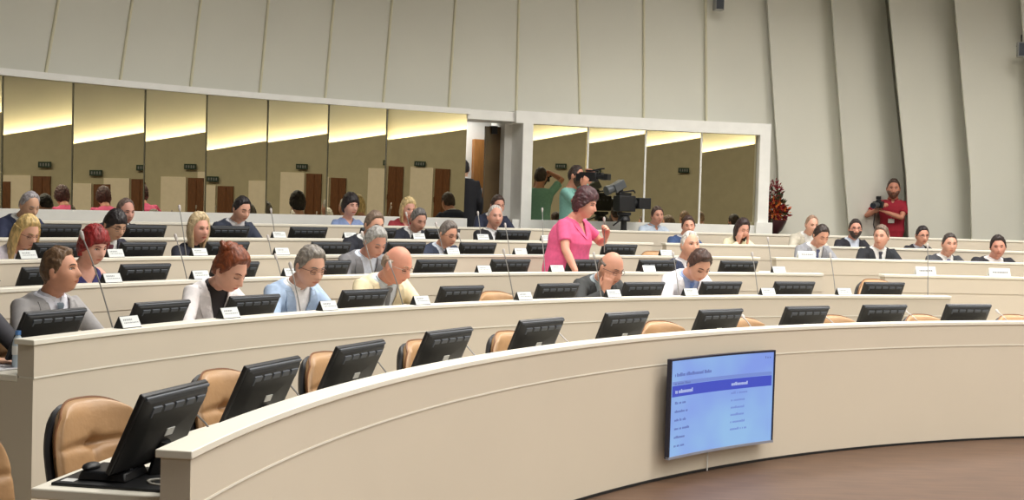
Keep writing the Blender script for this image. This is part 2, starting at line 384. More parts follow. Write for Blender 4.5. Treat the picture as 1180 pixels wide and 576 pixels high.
# screen local x: camera sees +X on the left
ob('highlight_bar', slab(-W/2+.03, W/2-.03, H/2-.275, H/2-.195, .002, .003), BAND, scr, angle=30)
ob('header_band', slab(-W/2+.03, W/2-.03, H/2-.192, H/2-.165, .002, .0026), LIN, scr, angle=30)
def words(x, z, n, m, h=.02, seed=0):
    rnd = random.Random(seed); mb = MB()
    for i in range(n):
        w = rnd.uniform(.008, .0135)
        hh = h*rnd.choice((.6, .6, .62, .85, .6)); slab(x-w, x, z-h/2, z-h/2+hh, .003, .0036, 0, mb, 1); x -= w+(.003 if rnd.random() > .14 else .014)
    return mb
def scrtext(body, size, m, x, z):
    # text plane facing +Y, reading toward -X
    M = Matrix.Translation(V(tvp(x, .0045, z))) @ Matrix(((-1, 0, 0, 0), (0, 0, 1, 0), (0, 1, 0, 0), (0, 0, 0, 1))) @ Matrix.Rotation(atan2(x, RC)*0, 4, 'Y')
    return text_mesh('lettering', body, size, m, M, scr)
ob('lettering', words(W/2-.06, H/2-.115, 30, TXT, .03, 3), TXT, scr)
ob('lettering', words(W/2-.06, H/2-.178, 13, TXT, .02, 4), TXT, scr)
ob('lettering', words(W/2-.07, H/2-.235, 15, TXW, .034, 5), TXW, scr)
ob('lettering', words(-.13, H/2-.232, 14, TXW, .03, 6), TXW, scr)
ob('lettering', words(-W/2+.11, H/2-.05, 3, TXT, .02, 8), TXT, scr)
for i in range(6):
    ob('lettering', words(W/2-.07, H/2-.318-i*.062, 8+(i*3) % 5, TXT, .022, 10+i), TXT, scr)
    if i < 6: ob('lettering', words(-.13, H/2-.300-i*.055, 12, LIN, .022, 30+i), LIN, scr)
mb = MB(); mb.box((0, -.055, 0), (.5, .06, .35)); ob('wall_bracket', mb, DARKM, tv)
mb = MB(); mb.tube([(.03, -.07, -H/2), (.03, -.075, -.44), (.035, -.07, -.527)], .005, 6); o = ob('cable', mb, WHITE, M=Mtv.copy()); o['label'] = 'thin white cable dropping from the television to the floor'; o['category'] = 'cable'

# ------------------------------------------------------------------ repeated furniture prototypes
ORD = ['first', 'second', 'third', 'fourth', 'fifth', 'sixth', 'seventh', 'eighth', 'ninth', 'tenth', 'eleventh', 'twelfth']
ROWN = {1: 'front', 2: 'second', 3: 'third', 4: 'fourth', 5: 'fifth', 6: 'sixth'}
def proto_monitor():
    root = empty('monitor', Matrix(), 'x', 'monitor')
    # local: +Y toward hall centre (back of the monitor is seen), X across, Z up; origin on the desktop, below monitor bottom
    al = radians(27); up_ = V((0, sin(al), cos(al))); nb = V((0, cos(al), -sin(al))); bx = V((1, 0, 0))
    w, h = .478, .315
    base = V((0, 0, .035))
    M = Matrix(((1, 0, 0, base.x), (0, nb.y, up_.y, base.y), (0, nb.z, up_.z, base.z), (0, 0, 0, 1)))
    mb = MB(); mb.box((0, -.012, h/2), (w, .024, h), 0, M); ob('screen_housing', mb, DARK, root, bevel=.006)
    mb = MB(); mb.rings([[V((sx*a, y, zz)) for sx, zz in ((-1, z0), (1, z0), (1, z1), (-1, z1))] for a, y, z0, z1 in ((w/2-.004, 0, .004, h-.004), (w/2-.03, .022, .03, h-.02), (w/2-.07, .036, .06, h-.065))], 0, M)
    ob('rear_cover', mb, DARKM, root, bevel=.004)
    mb = MB(); mb.box((0, -.0245, h/2), (w-.03, .002, h-.03), 0, M); ob('screen', mb, mat('black_glass', srgb(14, 15, 18), .12), root)
    mb = MB()
    for i in range(5): mb.box((-.16+i*.08, .0225, h-.052), (.062, .02, .042), 0, M)
    mb.box((0, .006, h-.008), (w-.02, .012, .012), 0, M)
    ob('vent_grille', mb, GREYP, root, bevel=.003)
    mb = MB(); mb.box((.0, .0375, .165), (.055, .003, .03), 0, M); ob('label_sticker', mb, STICK, root)
    mb = MB(); mb.box((w/2-.04, .016, h-.07), (.014, .012, .05), 0, M); ob('side_sticker', mb, mat('grey_sticker', srgb(150, 152, 156), .5), root)
    mb = MB(); mb.tube([(0, .05, .0), (0, .065, .06), (0, .09, .13)], [.03, .026, .022], 10, flat=1.5)
    ob('stand_neck', mb, DARKM, root)
    mb = MB(); mb.lathe([(.01, .012), (.11, .012), (.12, .006), (.12, 0), (.01, 0)], 24, c=(0, .02, 0)); ob('stand_base', mb, DARKM, root)
    return root
MON = {1: [(-80.0, 6), (-73.92, 4), (-67.94, 2), (-61.44, 2.6), (-54.4, 3), (-47.72, 3.3), (-40.32, 4), (-33.57, 4.2), (-27.63, 4), (-21.35, 4)],
       2: [-67.36, -62.32, -57.52, -51.25, -45.36, -39.2, -33.55, -28.41, -23.54, -17.62],
       3: [-60.32, -55.93, -51.45, -46.48, -40.35, -35.95, -31.3, -26.88, -21.77],
       4: [-56.83, -53.04, -48.99, -43.66, -39.53, -35.48, -31.57, -27.12],
       5: [-52.32, -48.52, -44.56, -40.62, -36.99, -33.52, -29.56]}
mp = proto_monitor(); first = True
for k, L in MON.items():
    for i, q in enumerate(L):
        th, tw = q if isinstance(q, tuple) else (q, 3)
        o = mp if first else copy_tree(mp); first = False
        o.matrix_basis = frame(k, th, .375, TOP[k]-DZ, tw) @ Matrix.Diagonal((1, 1, (1.10 if i < 6 else 1.04) if k == 1 else 1, 1))
        o['label'] = 'black monitor seen from behind on the %s desk row, %s from the left' % (ROWN[k], ORD[i]); o['category'] = 'monitor'; o['group'] = 'black monitors along the desk rows'
# last tall things on the near desk: conference unit
Mc = frame(1, -80.75, .40, TOP[1]-DZ)
cu = empty('conference_unit', Mc, 'black discussion unit lying on the near end of the front desk', 'conference unit')
mb = MB(); mb.box((0, 0, .006), (.30, .44, .012)); ob('base_plate', mb, DARKM, cu, bevel=.004)
mb = MB(); mb.box((-.01, -.05, .03), (.2, .2, .036), taper=.88); ob('keypad_housing', mb, DARK, cu, bevel=.008)
mb = MB(); mb.ell((.03, -.12, .055), (.05, .03, .016)); ob('loudspeaker_bump', mb, DARKM, cu)
mb = MB()
for i in range(3):
    for j in range(2): mb.box((-.05+i*.035, .0+j*.03, .05), (.022, .016, .006))
ob('button', mb, GREYP, cu)
mb = MB(); mb.box((.1, -.17, .0135), (.05, .05, .002)); ob('plate_label', mb, STICK, cu)
mb = MB(); mb.tube([V((cos(a)*(.075+.006*sin(3*a)), sin(a)*(.055), .008+.006*sin(a*.5))) for a in [i*pi/12 for i in range(49)]], .006, 6)
o = ob('cable', mb, mat('grey_cable', srgb(168, 165, 155), .5), M=Matrix.Translation(P(1, -80.95, .21, TOP[1]-DZ)) ); o['label'] = 'grey cable coiled on the desk beside the nearest monitor'; o['category'] = 'cable'

# name plates
def proto_plate():
    root = empty('name_plate', Matrix(), 'x', 'sign')
    w, d, h = .165, .075, .072
    mb = MB(); mb.add([(-w/2, -d/2, 0), (w/2, -d/2, 0), (w/2, d/2, 0), (-w/2, d/2, 0), (-w/2, 0, h), (w/2, 0, h)], [(0, 3, 2, 1), (0, 1, 5, 4), (2, 3, 4, 5), (0, 4, 3), (1, 2, 5)])
    ob('holder', mb, DARKM, root, smooth=False)
    n = V((0, h, d/2)).normalized(); c = V((0, d/4, h/2)); u = V((0, -d/2, h)).normalized()
    def q(x0, x1, a0, a1, off): return [V((x0, 0, 0))+c+u*a0+n*off, V((x1, 0, 0))+c+u*a0+n*off, V((x1, 0, 0))+c+u*a1+n*off, V((x0, 0, 0))+c+u*a1+n*off]
    mb = MB(); A = q(-w/2+.003, w/2-.003, -.036, .037, .0005); B = q(-w/2+.003, w/2-.003, -.036, .037, .003); mb.add(A+B, [(0, 1, 2, 3), (4, 5, 6, 7), (0, 1, 5, 4), (1, 2, 6, 5), (2, 3, 7, 6), (3, 0, 4, 7)])
    card = ob('card', mb, mat('silver_card', srgb(214, 218, 216), .5), root, smooth=False)
    mb = MB(); rnd = random.Random(3)
    for row, (z, n_, s_) in enumerate(((.014, 6, .012), (-.006, 9, .007))):
        x = w/2-.025
        for i in range(n_):
            ww = rnd.uniform(.006, .012); mb.add(q(x-ww, x, z-s_/2, z+s_/2, .0035), [(0, 1, 2, 3)]); x -= ww+.005
    ob('lettering', mb, INK, card, smooth=False)
    return root
PL = {2: [-65.18, -60.07, -54.55, -48.96, -42.43, -36.56, -31.38, -26.17, -21.05], 3: [-58.37, -54.1, -49.35, -38.31, -33.85, -28.11, -19.88],
      4: [-58.82, -55.02, -51.07, -46.92, -37.56, -33.62, -24.87], 5: [-42.65, -38.99, -35.32, -31.78, -28.14]}
pp = proto_plate(); first = True
for k, L in PL.items():
    for i, th in enumerate(L):
        o = pp if first else copy_tree(pp); first = False
        o.matrix_basis = frame(k, th, .062, TOP[k], 0)
        o['label'] = 'small black-sided name plate on the ledge of the %s desk row, %s from the left' % (ROWN[k], ORD[i]); o['category'] = 'name plate'; o['group'] = 'black-sided name plates'
# white folded cards on the right block
CW = PAPER
for i, (k, th, dr, w, h, lab) in enumerate(((4, -16.29, .06, .24, .085, 'white name card in front of the man in grey suit looking down'), (3, -10.69, .06, .25, .1, 'folded white name card on the right-hand desk, left of two'), (3, -6.19, .06, .26, .1, 'folded white name card at the far right of the picture'),
        )):
    mb = MB(); d = .07
    mb.rings([[(-w/2*s, y, z) for y, z in ((-d/2, 0), (-d/2+.004, 0), (.0, h-.006), (d/2-.004, 0), (d/2, 0), (0, h))] for s in (1, -1)])
    root = empty('name_card', frame(k, th, dr, TOP[k]), lab, 'name card', 'white folded name cards')
    c = ob('folded_card', mb, CW, root, smooth=False)
    mb = MB(); rnd = random.Random(i); x = w/2-.04; n = V((0, h, d/2)).normalized(); u = V((0, -d/2, h)).normalized()
    while x > -w/2+.04:
        ww = rnd.uniform(.01, .02); p0 = V((0, d/4, h/2))+n*.003
        mb.add([p0+V((x, 0, 0))-u*.008, p0+V((x-ww, 0, 0))-u*.008, p0+V((x-ww, 0, 0))+u*.01, p0+V((x, 0, 0))+u*.01], [(0, 1, 2, 3)]); x -= ww+.006
    ob('lettering', mb, INK, c, smooth=False)

# gooseneck microphones
MICM = mat('microphone_grey', srgb(150, 148, 145), .4, .5)
def mic(name, Bp, Hp, lab, group, socket=True):
    root = empty(name, Matrix.Translation(Bp), lab, 'microphone', group); d = Hp-Bp
    mid = d*.55+V((0, 0, d.length*.06))
    mb = MB(); mb.tube([V((0, 0, 0)), d*.3+V((0, 0, d.length*.04)), mid, d*.8+V((0, 0, d.length*.04)), d], [.006, .005, .0045, .0045, .0045], 6); ob('gooseneck', mb, MICM, root)
    mb = MB(); u = d.normalized(); mb.tube([d-u*.02, d, d+u*.03, d+u*.04], [.007, .012, .013, .006], 8); ob('microphone_head', mb, mat('foam_grey', srgb(186, 180, 176), .8) if 'foam' not in _mc else _mc['foam'], root)
    if not socket: return
    mb = MB(); mb.lathe([(.001, 0), (.025, 0), (.025, .014), (.01, .03), (.001, .03)], 12); ob('base_socket', mb, DARKM, root)
_mc['foam'] = mat('foam_grey', srgb(186, 180, 176), .8)
MC = {2: [(-64.64, -65.65, .542), (-55.01, -55.06, .306), (-48.88, -49.3, .3), (-42.07, -42.31, .391), (-36.42, -36.51, .363), (-31.29, -31.3, .37), (-26.01, -26.06, .377), (-20.85, -20.89, .382), (-14.92, -14.57, .499)],
      3: [(-53.88, -54.13, .319), (-49.03, -49.03, .148), (-43.96, -44.33, .353), (-33.97, -33.77, .318), (-19.74, -19.75, .36)],
      4: [(-51.08, -51.09, .424), (-46.79, -46.69, .15), (-37.4, -37.64, .305), (-36.2, -36.34, .193), (-33.64, -33.68, .31)],
      5: [(-42.35, -42.34, .287), (-35.14, -35.31, .282), (-31.41, -31.4, .314), (-27.99, -27.8, .38)]}
for k, L in MC.items():
    for i, (a, b, z) in enumerate(L):
        mic('gooseneck_microphone', P(k, a, .2, TOP[k]-DZ), P(k, b, .35, TOP[k]+z), 'thin gooseneck microphone rising from the %s desk row, %s from the left' % (ROWN[k], ORD[i]), 'upright gooseneck microphones')
for i, (a, b, z) in enumerate([(-77.29, -75.49, -.048), (-71.51, -69.74, -.023), (-65.43, -63.75, -.006), (-58.63, -57.67, .023), (-51.34, -50.67, .018), (-37.36, -36.45, .027), (-30.53, -30.29, .012), (-24.06, -24.31, .047), (-17.61, -17.66, .037)]):
    mic('gooseneck_microphone', P(1, a, .2, TOP[1]-DZ), P(1, b, .55, TOP[1]+z), 'gooseneck microphone bent low over the front desk, %s from the left' % ORD[i], 'low bent gooseneck microphones')

# water bottles
BOT = mat('clear_bottle', srgb(196, 212, 224), .15); CAP = mat('blue_cap', srgb(92, 140, 204), .4)
bp = None
for i, (k, th, dr, lab) in enumerate(((2, -68.7, .30, 'at the far left edge beside the printed sheets'), (3, -60.2, .3, 'behind the third desk beside the woman with red hair'), (2, -60.9, .35, 'next to the woman in white jacket'), (2, -39.7, .35, 'in front of the empty seat on the second desk'), (3, -40.0, .3, 'behind the third desk near the bald man in cream'), (3, -50.6, .3, 'behind the third desk near the man in light blue'))):
    if bp is None:
        bp = empty('water_bottle', Matrix(), 'x', 'bottle'); mb = MB(); mb.lathe([(.001, 0), (.028, 0), (.031, .01), (.031, .06), (.028, .08), (.031, .1), (.031, .14), (.024, .17), (.012, .19), (.012, .2), (.001, .2)], 16); ob('bottle_body', mb, BOT, bp)
        mb = MB(); mb.lathe([(.001, .192), (.016, .192), (.016, .216), (.001, .218)], 14); ob('cap', mb, CAP, bp)
        mb = MB(); mb.lathe([(.0315, .08), (.0318, .082), (.0318, .13), (.0315, .132)], 16); ob('paper_label', mb, PAPER, bp); o = bp
    else: o = copy_tree(bp)
    o.matrix_basis = frame(k, th, dr, TOP[k]-DZ); o['label'] = 'blue-capped water bottle '+lab; o['category'] = 'bottle'; o['group'] = 'water bottles with blue caps'

# ------------------------------------------------------------------ chairs
def proto_chair():
    root = empty('office_chair', Matrix(), 'x', 'chair')
    # +Y facing; origin on floor
    def cushion(cx, w, h, d, M, tuft=True, off=0, nx=44, nz=48):
        # rounded slab in XZ plane, front +Y
        fr = []; 
        def pt(u, v, front):
            a = max(0, v); k = 1-.20*a**2.6-.10*max(0, -v)**2
            x = u*w/2*k; z = v*h/2-(abs(u)**3)*.075*a**1.5
            edge = max(abs(u), abs(v)); e = max(0, 1-edge**10)
            y = d/2*e**.5
            if front and tuft:
                y += .012*e*(1-abs(u)**2)
                y -= .030*exp(-((v-.22)/.07)**2)*e*(.45+.55*exp(-(u/.45)**2)) + .034*exp(-((v+.30)/.055)**2)*e
                y -= .012*exp(-(u/.05)**2)*exp(-((v+.04)/.22)**2)*e + .030*exp(-((u/.13)**2+((v-.22)/.14)**2))*e
            y = (y if front else -y*.7)+off
            y += (u*u)*.085
            return V((x, y, z))
        cushion.pt = pt
        vs = []; fs = []
        for s_ in (1, 0):
            for j in range(nz+1):
                for i in range(nx+1): vs.append(pt(-1+2*i/nx, -1+2*j/nz, s_))
        q = (nx+1)*(nz+1)
        for s_ in (0, 1):
            for j in range(nz):
                for i in range(nx):
                    a = s_*q+j*(nx+1)+i; f = (a, a+1, a+nx+2, a+nx+1); fs.append(f if s_ == 0 else f[::-1])
        for i in range(nx):
            fs.append((i, i+q, i+1+q, i+1)); a = nz*(nx+1)+i; fs.append((a, a+1, a+1+q, a+q))
        for j in range(nz):
            a = j*(nx+1); fs.append((a, a+nx+1, a+nx+1+q, a+q)); a += nx; fs.append((a, a+q, a+q+nx+1, a+nx+1))
        mb = MB(); mb.add(vs, fs, 0, M); return mb
    Mb = Matrix.Translation((0, -.22, .74)) @ Matrix.Rotation(radians(10), 4, 'X')
    ob('backrest', cushion(0, .52, .52, .10, Mb), LEATHER, root, angle=80)
    ob('back_shell', cushion(0, .545, .53, .07, Mb @ Matrix.Translation((0, 0, -.015)), False, -.05), SHELL, root)
    # piping along the top edge
    cushion(0, .52, .52, .10, Mb); mb = MB()
    path = [(-1, .1+.9*i/8) for i in range(8)]+[(-1+2*i/24, 1) for i in range(25)]+[(1, 1-.9*i/8) for i in range(1, 9)]
    mb.tube([Mb @ (cushion.pt(u, v, True)+V((0, -.004, .003))) for u, v in path], .006, 6); ob('piping', mb, PIPING, root)
    Ms = Matrix.Translation((0, .06, .47)) @ Matrix.Rotation(radians(-90), 4, 'X') @ Matrix.Rotation(pi, 4, 'Z') @ Matrix.Rotation(pi, 4, 'Z')
    ms = MB(); ms.rings([[V((a*cos(t)*(abs(cos(t))**-.35 if abs(cos(t)) > .05 else 1), .06+b*sin(t)*(abs(sin(t))**-.35 if abs(sin(t)) > .05 else 1), z)) for t in [2*pi*i/28 for i in range(28)]] for a, b, z in ((.21, .2, .40), (.235, .225, .42), (.245, .235, .455), (.235, .225, .485), (.2, .19, .497))])
    ob('seat', ms, LEATHER, root)
    mb = MB(); mb.box((0, .05, .385), (.4, .38, .03)); mb.box((0, -.2, .44), (.1, .1, .14)); ob('seat_frame', mb, SHELL, root, bevel=.01)
    for s_ in (-1, 1):
        mb = MB(); mb.tube([(s_*.2, .05, .4), (s_*.29, .04, .42), (s_*.3, .04, .60), (s_*.295, .15, .635), (s_*.29, -.12, .635)], .016, 8); mb.box((s_*.292, .02, .648), (.05, .26, .022)); ob('armrest', mb, SHELL, root, bevel=.006)
    mb = MB(); mb.tube([(0, 0, .07), (0, 0, .38)], [.03, .025], 12); ob('column', mb, SHELL, root)
    for i in range(5):
        a = 2*pi*i/5+.3; mb = MB(); mb.tube([(0, 0, .085), (.15*cos(a), .15*sin(a), .08), (.28*cos(a), .28*sin(a), .055)], [.024, .02, .014], 8); mb.ell((.28*cos(a), .28*sin(a), .027), (.027, .027, .027), 10, 8); ob('base_leg', mb, SHELL, root)
    return root
chp = proto_chair(); ch_used = [False]
def chair(M, lab, group, sc=1):
    o = chp if not ch_used[0] else copy_tree(chp); ch_used[0] = True
    o.matrix_basis = M @ Matrix.Diagonal((sc, sc, sc, 1)); o['label'] = lab; o['category'] = 'chair'; o['group'] = group
    return o
for i, (th, dr, yaw) in enumerate([(-76.1, .80, 12), (-69.0, .8, 6), (-62.6, .8, 2), (-56.4, .8, -4), (-50.4, .8, 0), (-39.8, .8, 8), (-33.6, .84, 6), (-26.9, .84, 3), (-20.6, .84, 0), (-14.2, .84, 0)]):
    chair(frame(1, th, dr, FL[1], yaw), 'empty tan leather chair behind the front desk, %s from the left' % ORD[i], 'empty tan chairs at the front desk')
chair(frame(1, -81.9, .86, FL[1], 16), 'tan leather chair cut off at the bottom left corner', 'empty tan chairs at the front desk')
chair(frame(2, -39.9, .8, FL[2], 0), 'empty tan chair on the second desk row left of the bald man in grey', 'empty tan chairs further up')
chair(frame(2, -16.0, .62, FL[2]+.0, -10), 'empty tan chair with its tall back showing beside the last second-row monitor', 'empty tan chairs further up', 1.12)
chair(frame(4, -23.3, .75, FL[4], 0), 'empty tan chair showing at the aisle beside the man in blue suit', 'empty tan chairs further up', 1.02)

#PEOPLE_BEGIN
# ------------------------------------------------------------------ people
def lerp_tab(tab, t):
    if t <= tab[0][0]: return tab[0][1:]
    for a, b in zip(tab, tab[1:]):
        if t <= b[0]:
            u = (t-a[0])/(b[0]-a[0]); u = u*u*(3-2*u); return tuple(a[i]+(b[i]-a[i])*u for i in range(1, len(a)))
    return tab[-1][1:]
MALE = [(-.12, .155, .12), (0, .175, .135), (.2, .165, .13), (.45, .172, .135), (.7, .200, .135), (.86, .216, .12), (.94, .196, .10), (.99, .13, .082), (1.06, .066, .066), (1.2, .058, .06)]
FEM = [(-.12, .16, .125), (0, .175, .14), (.2, .145, .12), (.42, .142, .118), (.62, .158, .15), (.74, .16, .135), (.86, .168, .1), (.93, .145, .08), (1.0, .085, .065), (1.06, .052, .054), (1.2, .047, .05)]
BIG = [(-.12, .24, .21), (0, .25, .22), (.2, .24, .215), (.42, .22, .20), (.62, .225, .215), (.76, .22, .18), (.87, .205, .135), (.94, .165, .1), (1.0, .095, .075), (1.06, .06, .062), (1.2, .056, .06)]
def sstep(a, b, x):
    t = max(0, min(1, (x-a)/(b-a))); return t*t*(3-2*t)
def head_pt(d, fem=False, jaw=1.0):
    """surface point of a head for unit direction d; head centre at 0, +Y face, +Z crown, ~.245 tall"""
    x, y, z = d.x, d.y, d.z
    r = 1/sqrt((x/.077)**2+(y/.098)**2+(z/.122)**2); q = V((x*r, y*r, z*r))
    f = sstep(-.2, .5, y)                   # front weight
    if q.z < 0:
        u = min(1, -q.z/.12)
        q.x *= 1-(.20 if not fem else .27)*u**1.7*jaw + .05*u
        if q.y < 0: q.y *= 1-.25*u
    b = sqrt(max(0, 1-(q.z/.125)**2))
    if q.y > 0: q.y += f*.010*exp(-((q.z+.075)/.05)**2)   # lower face forward
    q.x *= 1+.06*exp(-((q.z+.02)/.04)**2)*sstep(0, .6, y)
    nz = q.z; prof = 0
    if nz > -.034: prof = sstep(.03, -.028, nz)
    else: prof = 1-sstep(-.034, -.046, nz)
    q.y += f*.021*prof*exp(-(q.x/.013)**2)
    q.y += f*.006*prof*exp(-(q.x/.02)**2)*exp(-((nz+.03)/.012)**2)
    q.y -= f*.0115*exp(-((abs(q.x)-.032)/.017)**2-((nz-.008)/.014)**2)
    q.y += f*.0045*exp(-((nz-.031)/.010)**2)*exp(-(q.x/.05)**2)
    q.y += f*.0065*exp(-((nz+.061)/.011)**2)*exp(-(q.x/.022)**2)
    q.y -= f*.004*exp(-((nz+.0615)/.003)**2)*exp(-(q.x/.024)**2)
    q.y -= f*.004*exp(-((nz+.08)/.008)**2)*exp(-(q.x/.03)**2)
    q.y += f*.009*exp(-((nz+.104)/.016)**2)*exp(-(q.x/.024)**2)
    return q
def head_on(x, z, off=0):
    """front surface point with given x,z"""
    d = V((x, .09, z)); 
    for _ in range(6):
        q = head_pt(d.normalized()); d = V((d.x+(x-q.x), d.y, d.z+(z-q.z)))
    return V((q.x, q.y+off, q.z))
def grid(fn, nu, nv):
    vs = []; fs = []
    for i in range(nu+1):
        a = pi*i/nu
        for j in range(nv):
            t = 2*pi*j/nv; vs.append(fn(V((sin(a)*sin(t), sin(a)*cos(t), cos(a)))))
    for i in range(nu):
        for j in range(nv):
            j2 = (j+1) % nv; fs.append((i*nv+j, i*nv+j2, (i+1)*nv+j2, (i+1)*nv+j))
    return vs, fs
def hairline(az, st):
    """elevation (deg) below which there is no hair, az = |azimuth| from face"""
    if st in ('bald', 'ring'):
        tab = [(0, 95), (62, 95), (74, 30), (88, 2), (100, 0), (120, -25), (180, -32)]
    elif st == 'receding': tab = [(0, 66), (38, 60), (60, 40), (76, 12), (86, -8), (98, 0), (118, -28), (180, -36)]
    elif st in ('fringe',): tab = [(0, 30), (35, 26), (52, 10), (70, -10), (85, -22), (100, -30), (118, -48), (180, -52)]
    else: tab = [(0, 51), (30, 50), (50, 38), (62, 18), (74, 2), (84, -12), (93, 4), (104, -6), (120, -32), (180, -42)]
    return lerp_tab([(a, b) for a, b in tab], az)[0]
def hair_mesh(st, seed, vol=1.0):
    mb = MB(); sd = V((seed*3.1, seed*1.7, seed*2.3))
    def fn(d):
        q = head_pt(d); az = degrees(atan2(abs(d.x), d.y)); el = degrees(math.asin(max(-1, min(1, d.z))))
        hl = hairline(az, st); w = sstep(-3, 7, el-hl)
        base = {'short': .013, 'bald': .004, 'ring': .009, 'receding': .010, 'quiff': .016, 'crop': .008, 'fringe': .022, 'bob': .022, 'long': .02, 'updo': .02, 'tied': .012}.get(st, .013)*vol
        top = sstep(15, 80, el)
        t = base*(.75+.7*top)
        if st == 'quiff': t += .014*sstep(30, 60, el)*sstep(80, 20, az)
        if st in ('bald', 'ring'): t = base*(1-sstep(12, 40, el)) - .008*sstep(20, 36, el)
        t += .005*vol*noise.noise(V((d.x*8, d.y*3, d.z*6))+sd)+.0045*noise.noise(V((d.x*34+4*d.y, d.y*7, d.z*14))+sd)*(.5+.5*top)
        if st in ('short', 'quiff', 'crop'): t += .008*vol*sstep(.25, .8, d.y)*sstep(30, 55, el)*(.7+.5*sstep(-.2, .3, d.x))
        th = t*w - .007*(1-w)
        if st in ('fringe', 'bob') and w > .5: th += .004*noise.noise(V((d.x*16, d.y*5, d.z*3))+sd)
        n = V((d.x, d.y, d.z)); return q+n*th
    vs, fs = grid(fn, 56, 84); mb.add(vs, fs)
    rnd = random.Random(seed)
    if st in ('long', 'bob', 'fringe'):
        L = {'long': .20, 'bob': .10, 'fringe': .02}[st]; n = 26; rows = 9; half = 118 if st != 'fringe' else 100
        if st != 'fringe':
            rg = []
            for i in range(rows+1):
                u = i/rows; z = .05-u*(.05+.06+L); ring = []
                for side in (1, 0):
                    for j in range(n+1):
                        jj = j if side else n-j
                        a = radians(-half+2*half*jj/n); sag = .010*noise.noise(V((jj*.5, u*2, seed)))
                        R_ = (.094 if side else .074)+.012*sin(pi*min(1, u*1.2))+sag-(.02*u if st == 'bob' else .0)
                        k = 1.0+(.04*(abs(jj-n/2)/(n/2)))
                        ring.append(V((R_*sin(a)*k*.98, -R_*cos(a)*1.06-.004, z+.012*noise.noise(V((jj*.7, 3, seed))))))
                rg.append(ring)
            mb.rings(rg)
    if st == 'updo':
        def bump(d): return 1+.16*noise.noise(d*3.5+sd)+.08*noise.noise(d*8+sd)
        mb.ell((0, -.062, .088), (.062, .060, .062), 22, 16, fn=bump)
        mb.ell((.015, -.03, .12), (.045, .045, .035), 18, 12, fn=bump)
        for i in range(9):
            a = rnd.uniform(0, 2*pi); c = V((0, -.06, .085)); mb.tube([c+V((.04*cos(a), .03*sin(a), .03)), c+V((.07*cos(a+.5), .055*sin(a+.5), .04)), c+V((.05*cos(a+1.2), .04*sin(a+1.2), .02))], [.012, .014, .008], 7)
    if st == 'tied':
        mb.ell((0, -.105, -.005), (.03, .03, .032), 14, 10)
    return mb
def hand(mb, w, d, nrm, side, curl=.5, sc=1.0, spread=1.0):
    """w wrist, d direction, nrm = back-of-hand normal, side=+1 thumb toward d x nrm"""
    d = V(d).normalized(); nrm = (V(nrm)-d*V(nrm).dot(d)).normalized(); x = d.cross(nrm)*side
    def p(a, b, c): return w+(x*a+d*b+nrm*c)*sc
    mb.rings([[p(.5*wd*cos(t), l, .5*th_*sin(t)) for t in [2*pi*i/12 for i in range(12)]] for wd, th_, l in ((.048, .036, -.03), (.052, .034, 0), (.074, .032, .03), (.084, .03, .065), (.078, .026, .088), (.06, .018, .096))])
    for i, (a, L) in enumerate(((.031, .072), (.0105, .08), (-.0105, .075), (-.030, .06))):
        pts = [p(a, .08, 0)]; an = .12; l = .0; b_, c_ = .088, 0.0; pos = V((a, .088, 0))
        for seg, (fl, k) in enumerate(((.42, .5), (.32, .9), (.26, .7))):
            an += curl*k; pos = pos+V((0.05*(a)*spread, cos(an)*L*fl, -sin(an)*L*fl)); pts.append(p(pos.x, pos.y, pos.z))
        mb.tube(pts, [.0098*sc, .0094*sc, .0086*sc, .007*sc], 8)
    mb.tube([p(.02, .015, -.004), p(.048, .042, -.012), p(.058, .068, -.02), p(.056, .09, -.03)], [.015*sc, .0125*sc, .0105*sc, .0085*sc], 8)
def remesh_obj(mb, voxel, smooth_it=3, name='m'):
    me = bpy.data.meshes.new(name); me.from_pydata(mb.v, [], mb.f); me.update()
    o = bpy.data.objects.new('tmp', me); COL.objects.link(o)
    r = o.modifiers.new('r', 'REMESH'); r.mode = 'VOXEL'; r.voxel_size = voxel; r.use_smooth_shade = True
    if smooth_it:
        s = o.modifiers.new('s', 'SMOOTH'); s.iterations = smooth_it; s.factor = .5
    bpy.context.view_layer.update(); dg = bpy.context.evaluated_depsgraph_get()
    out = bpy.data.meshes.new_from_object(o.evaluated_get(dg)); bpy.data.objects.remove(o); bpy.data.meshes.remove(me)
    out.name = name; return out

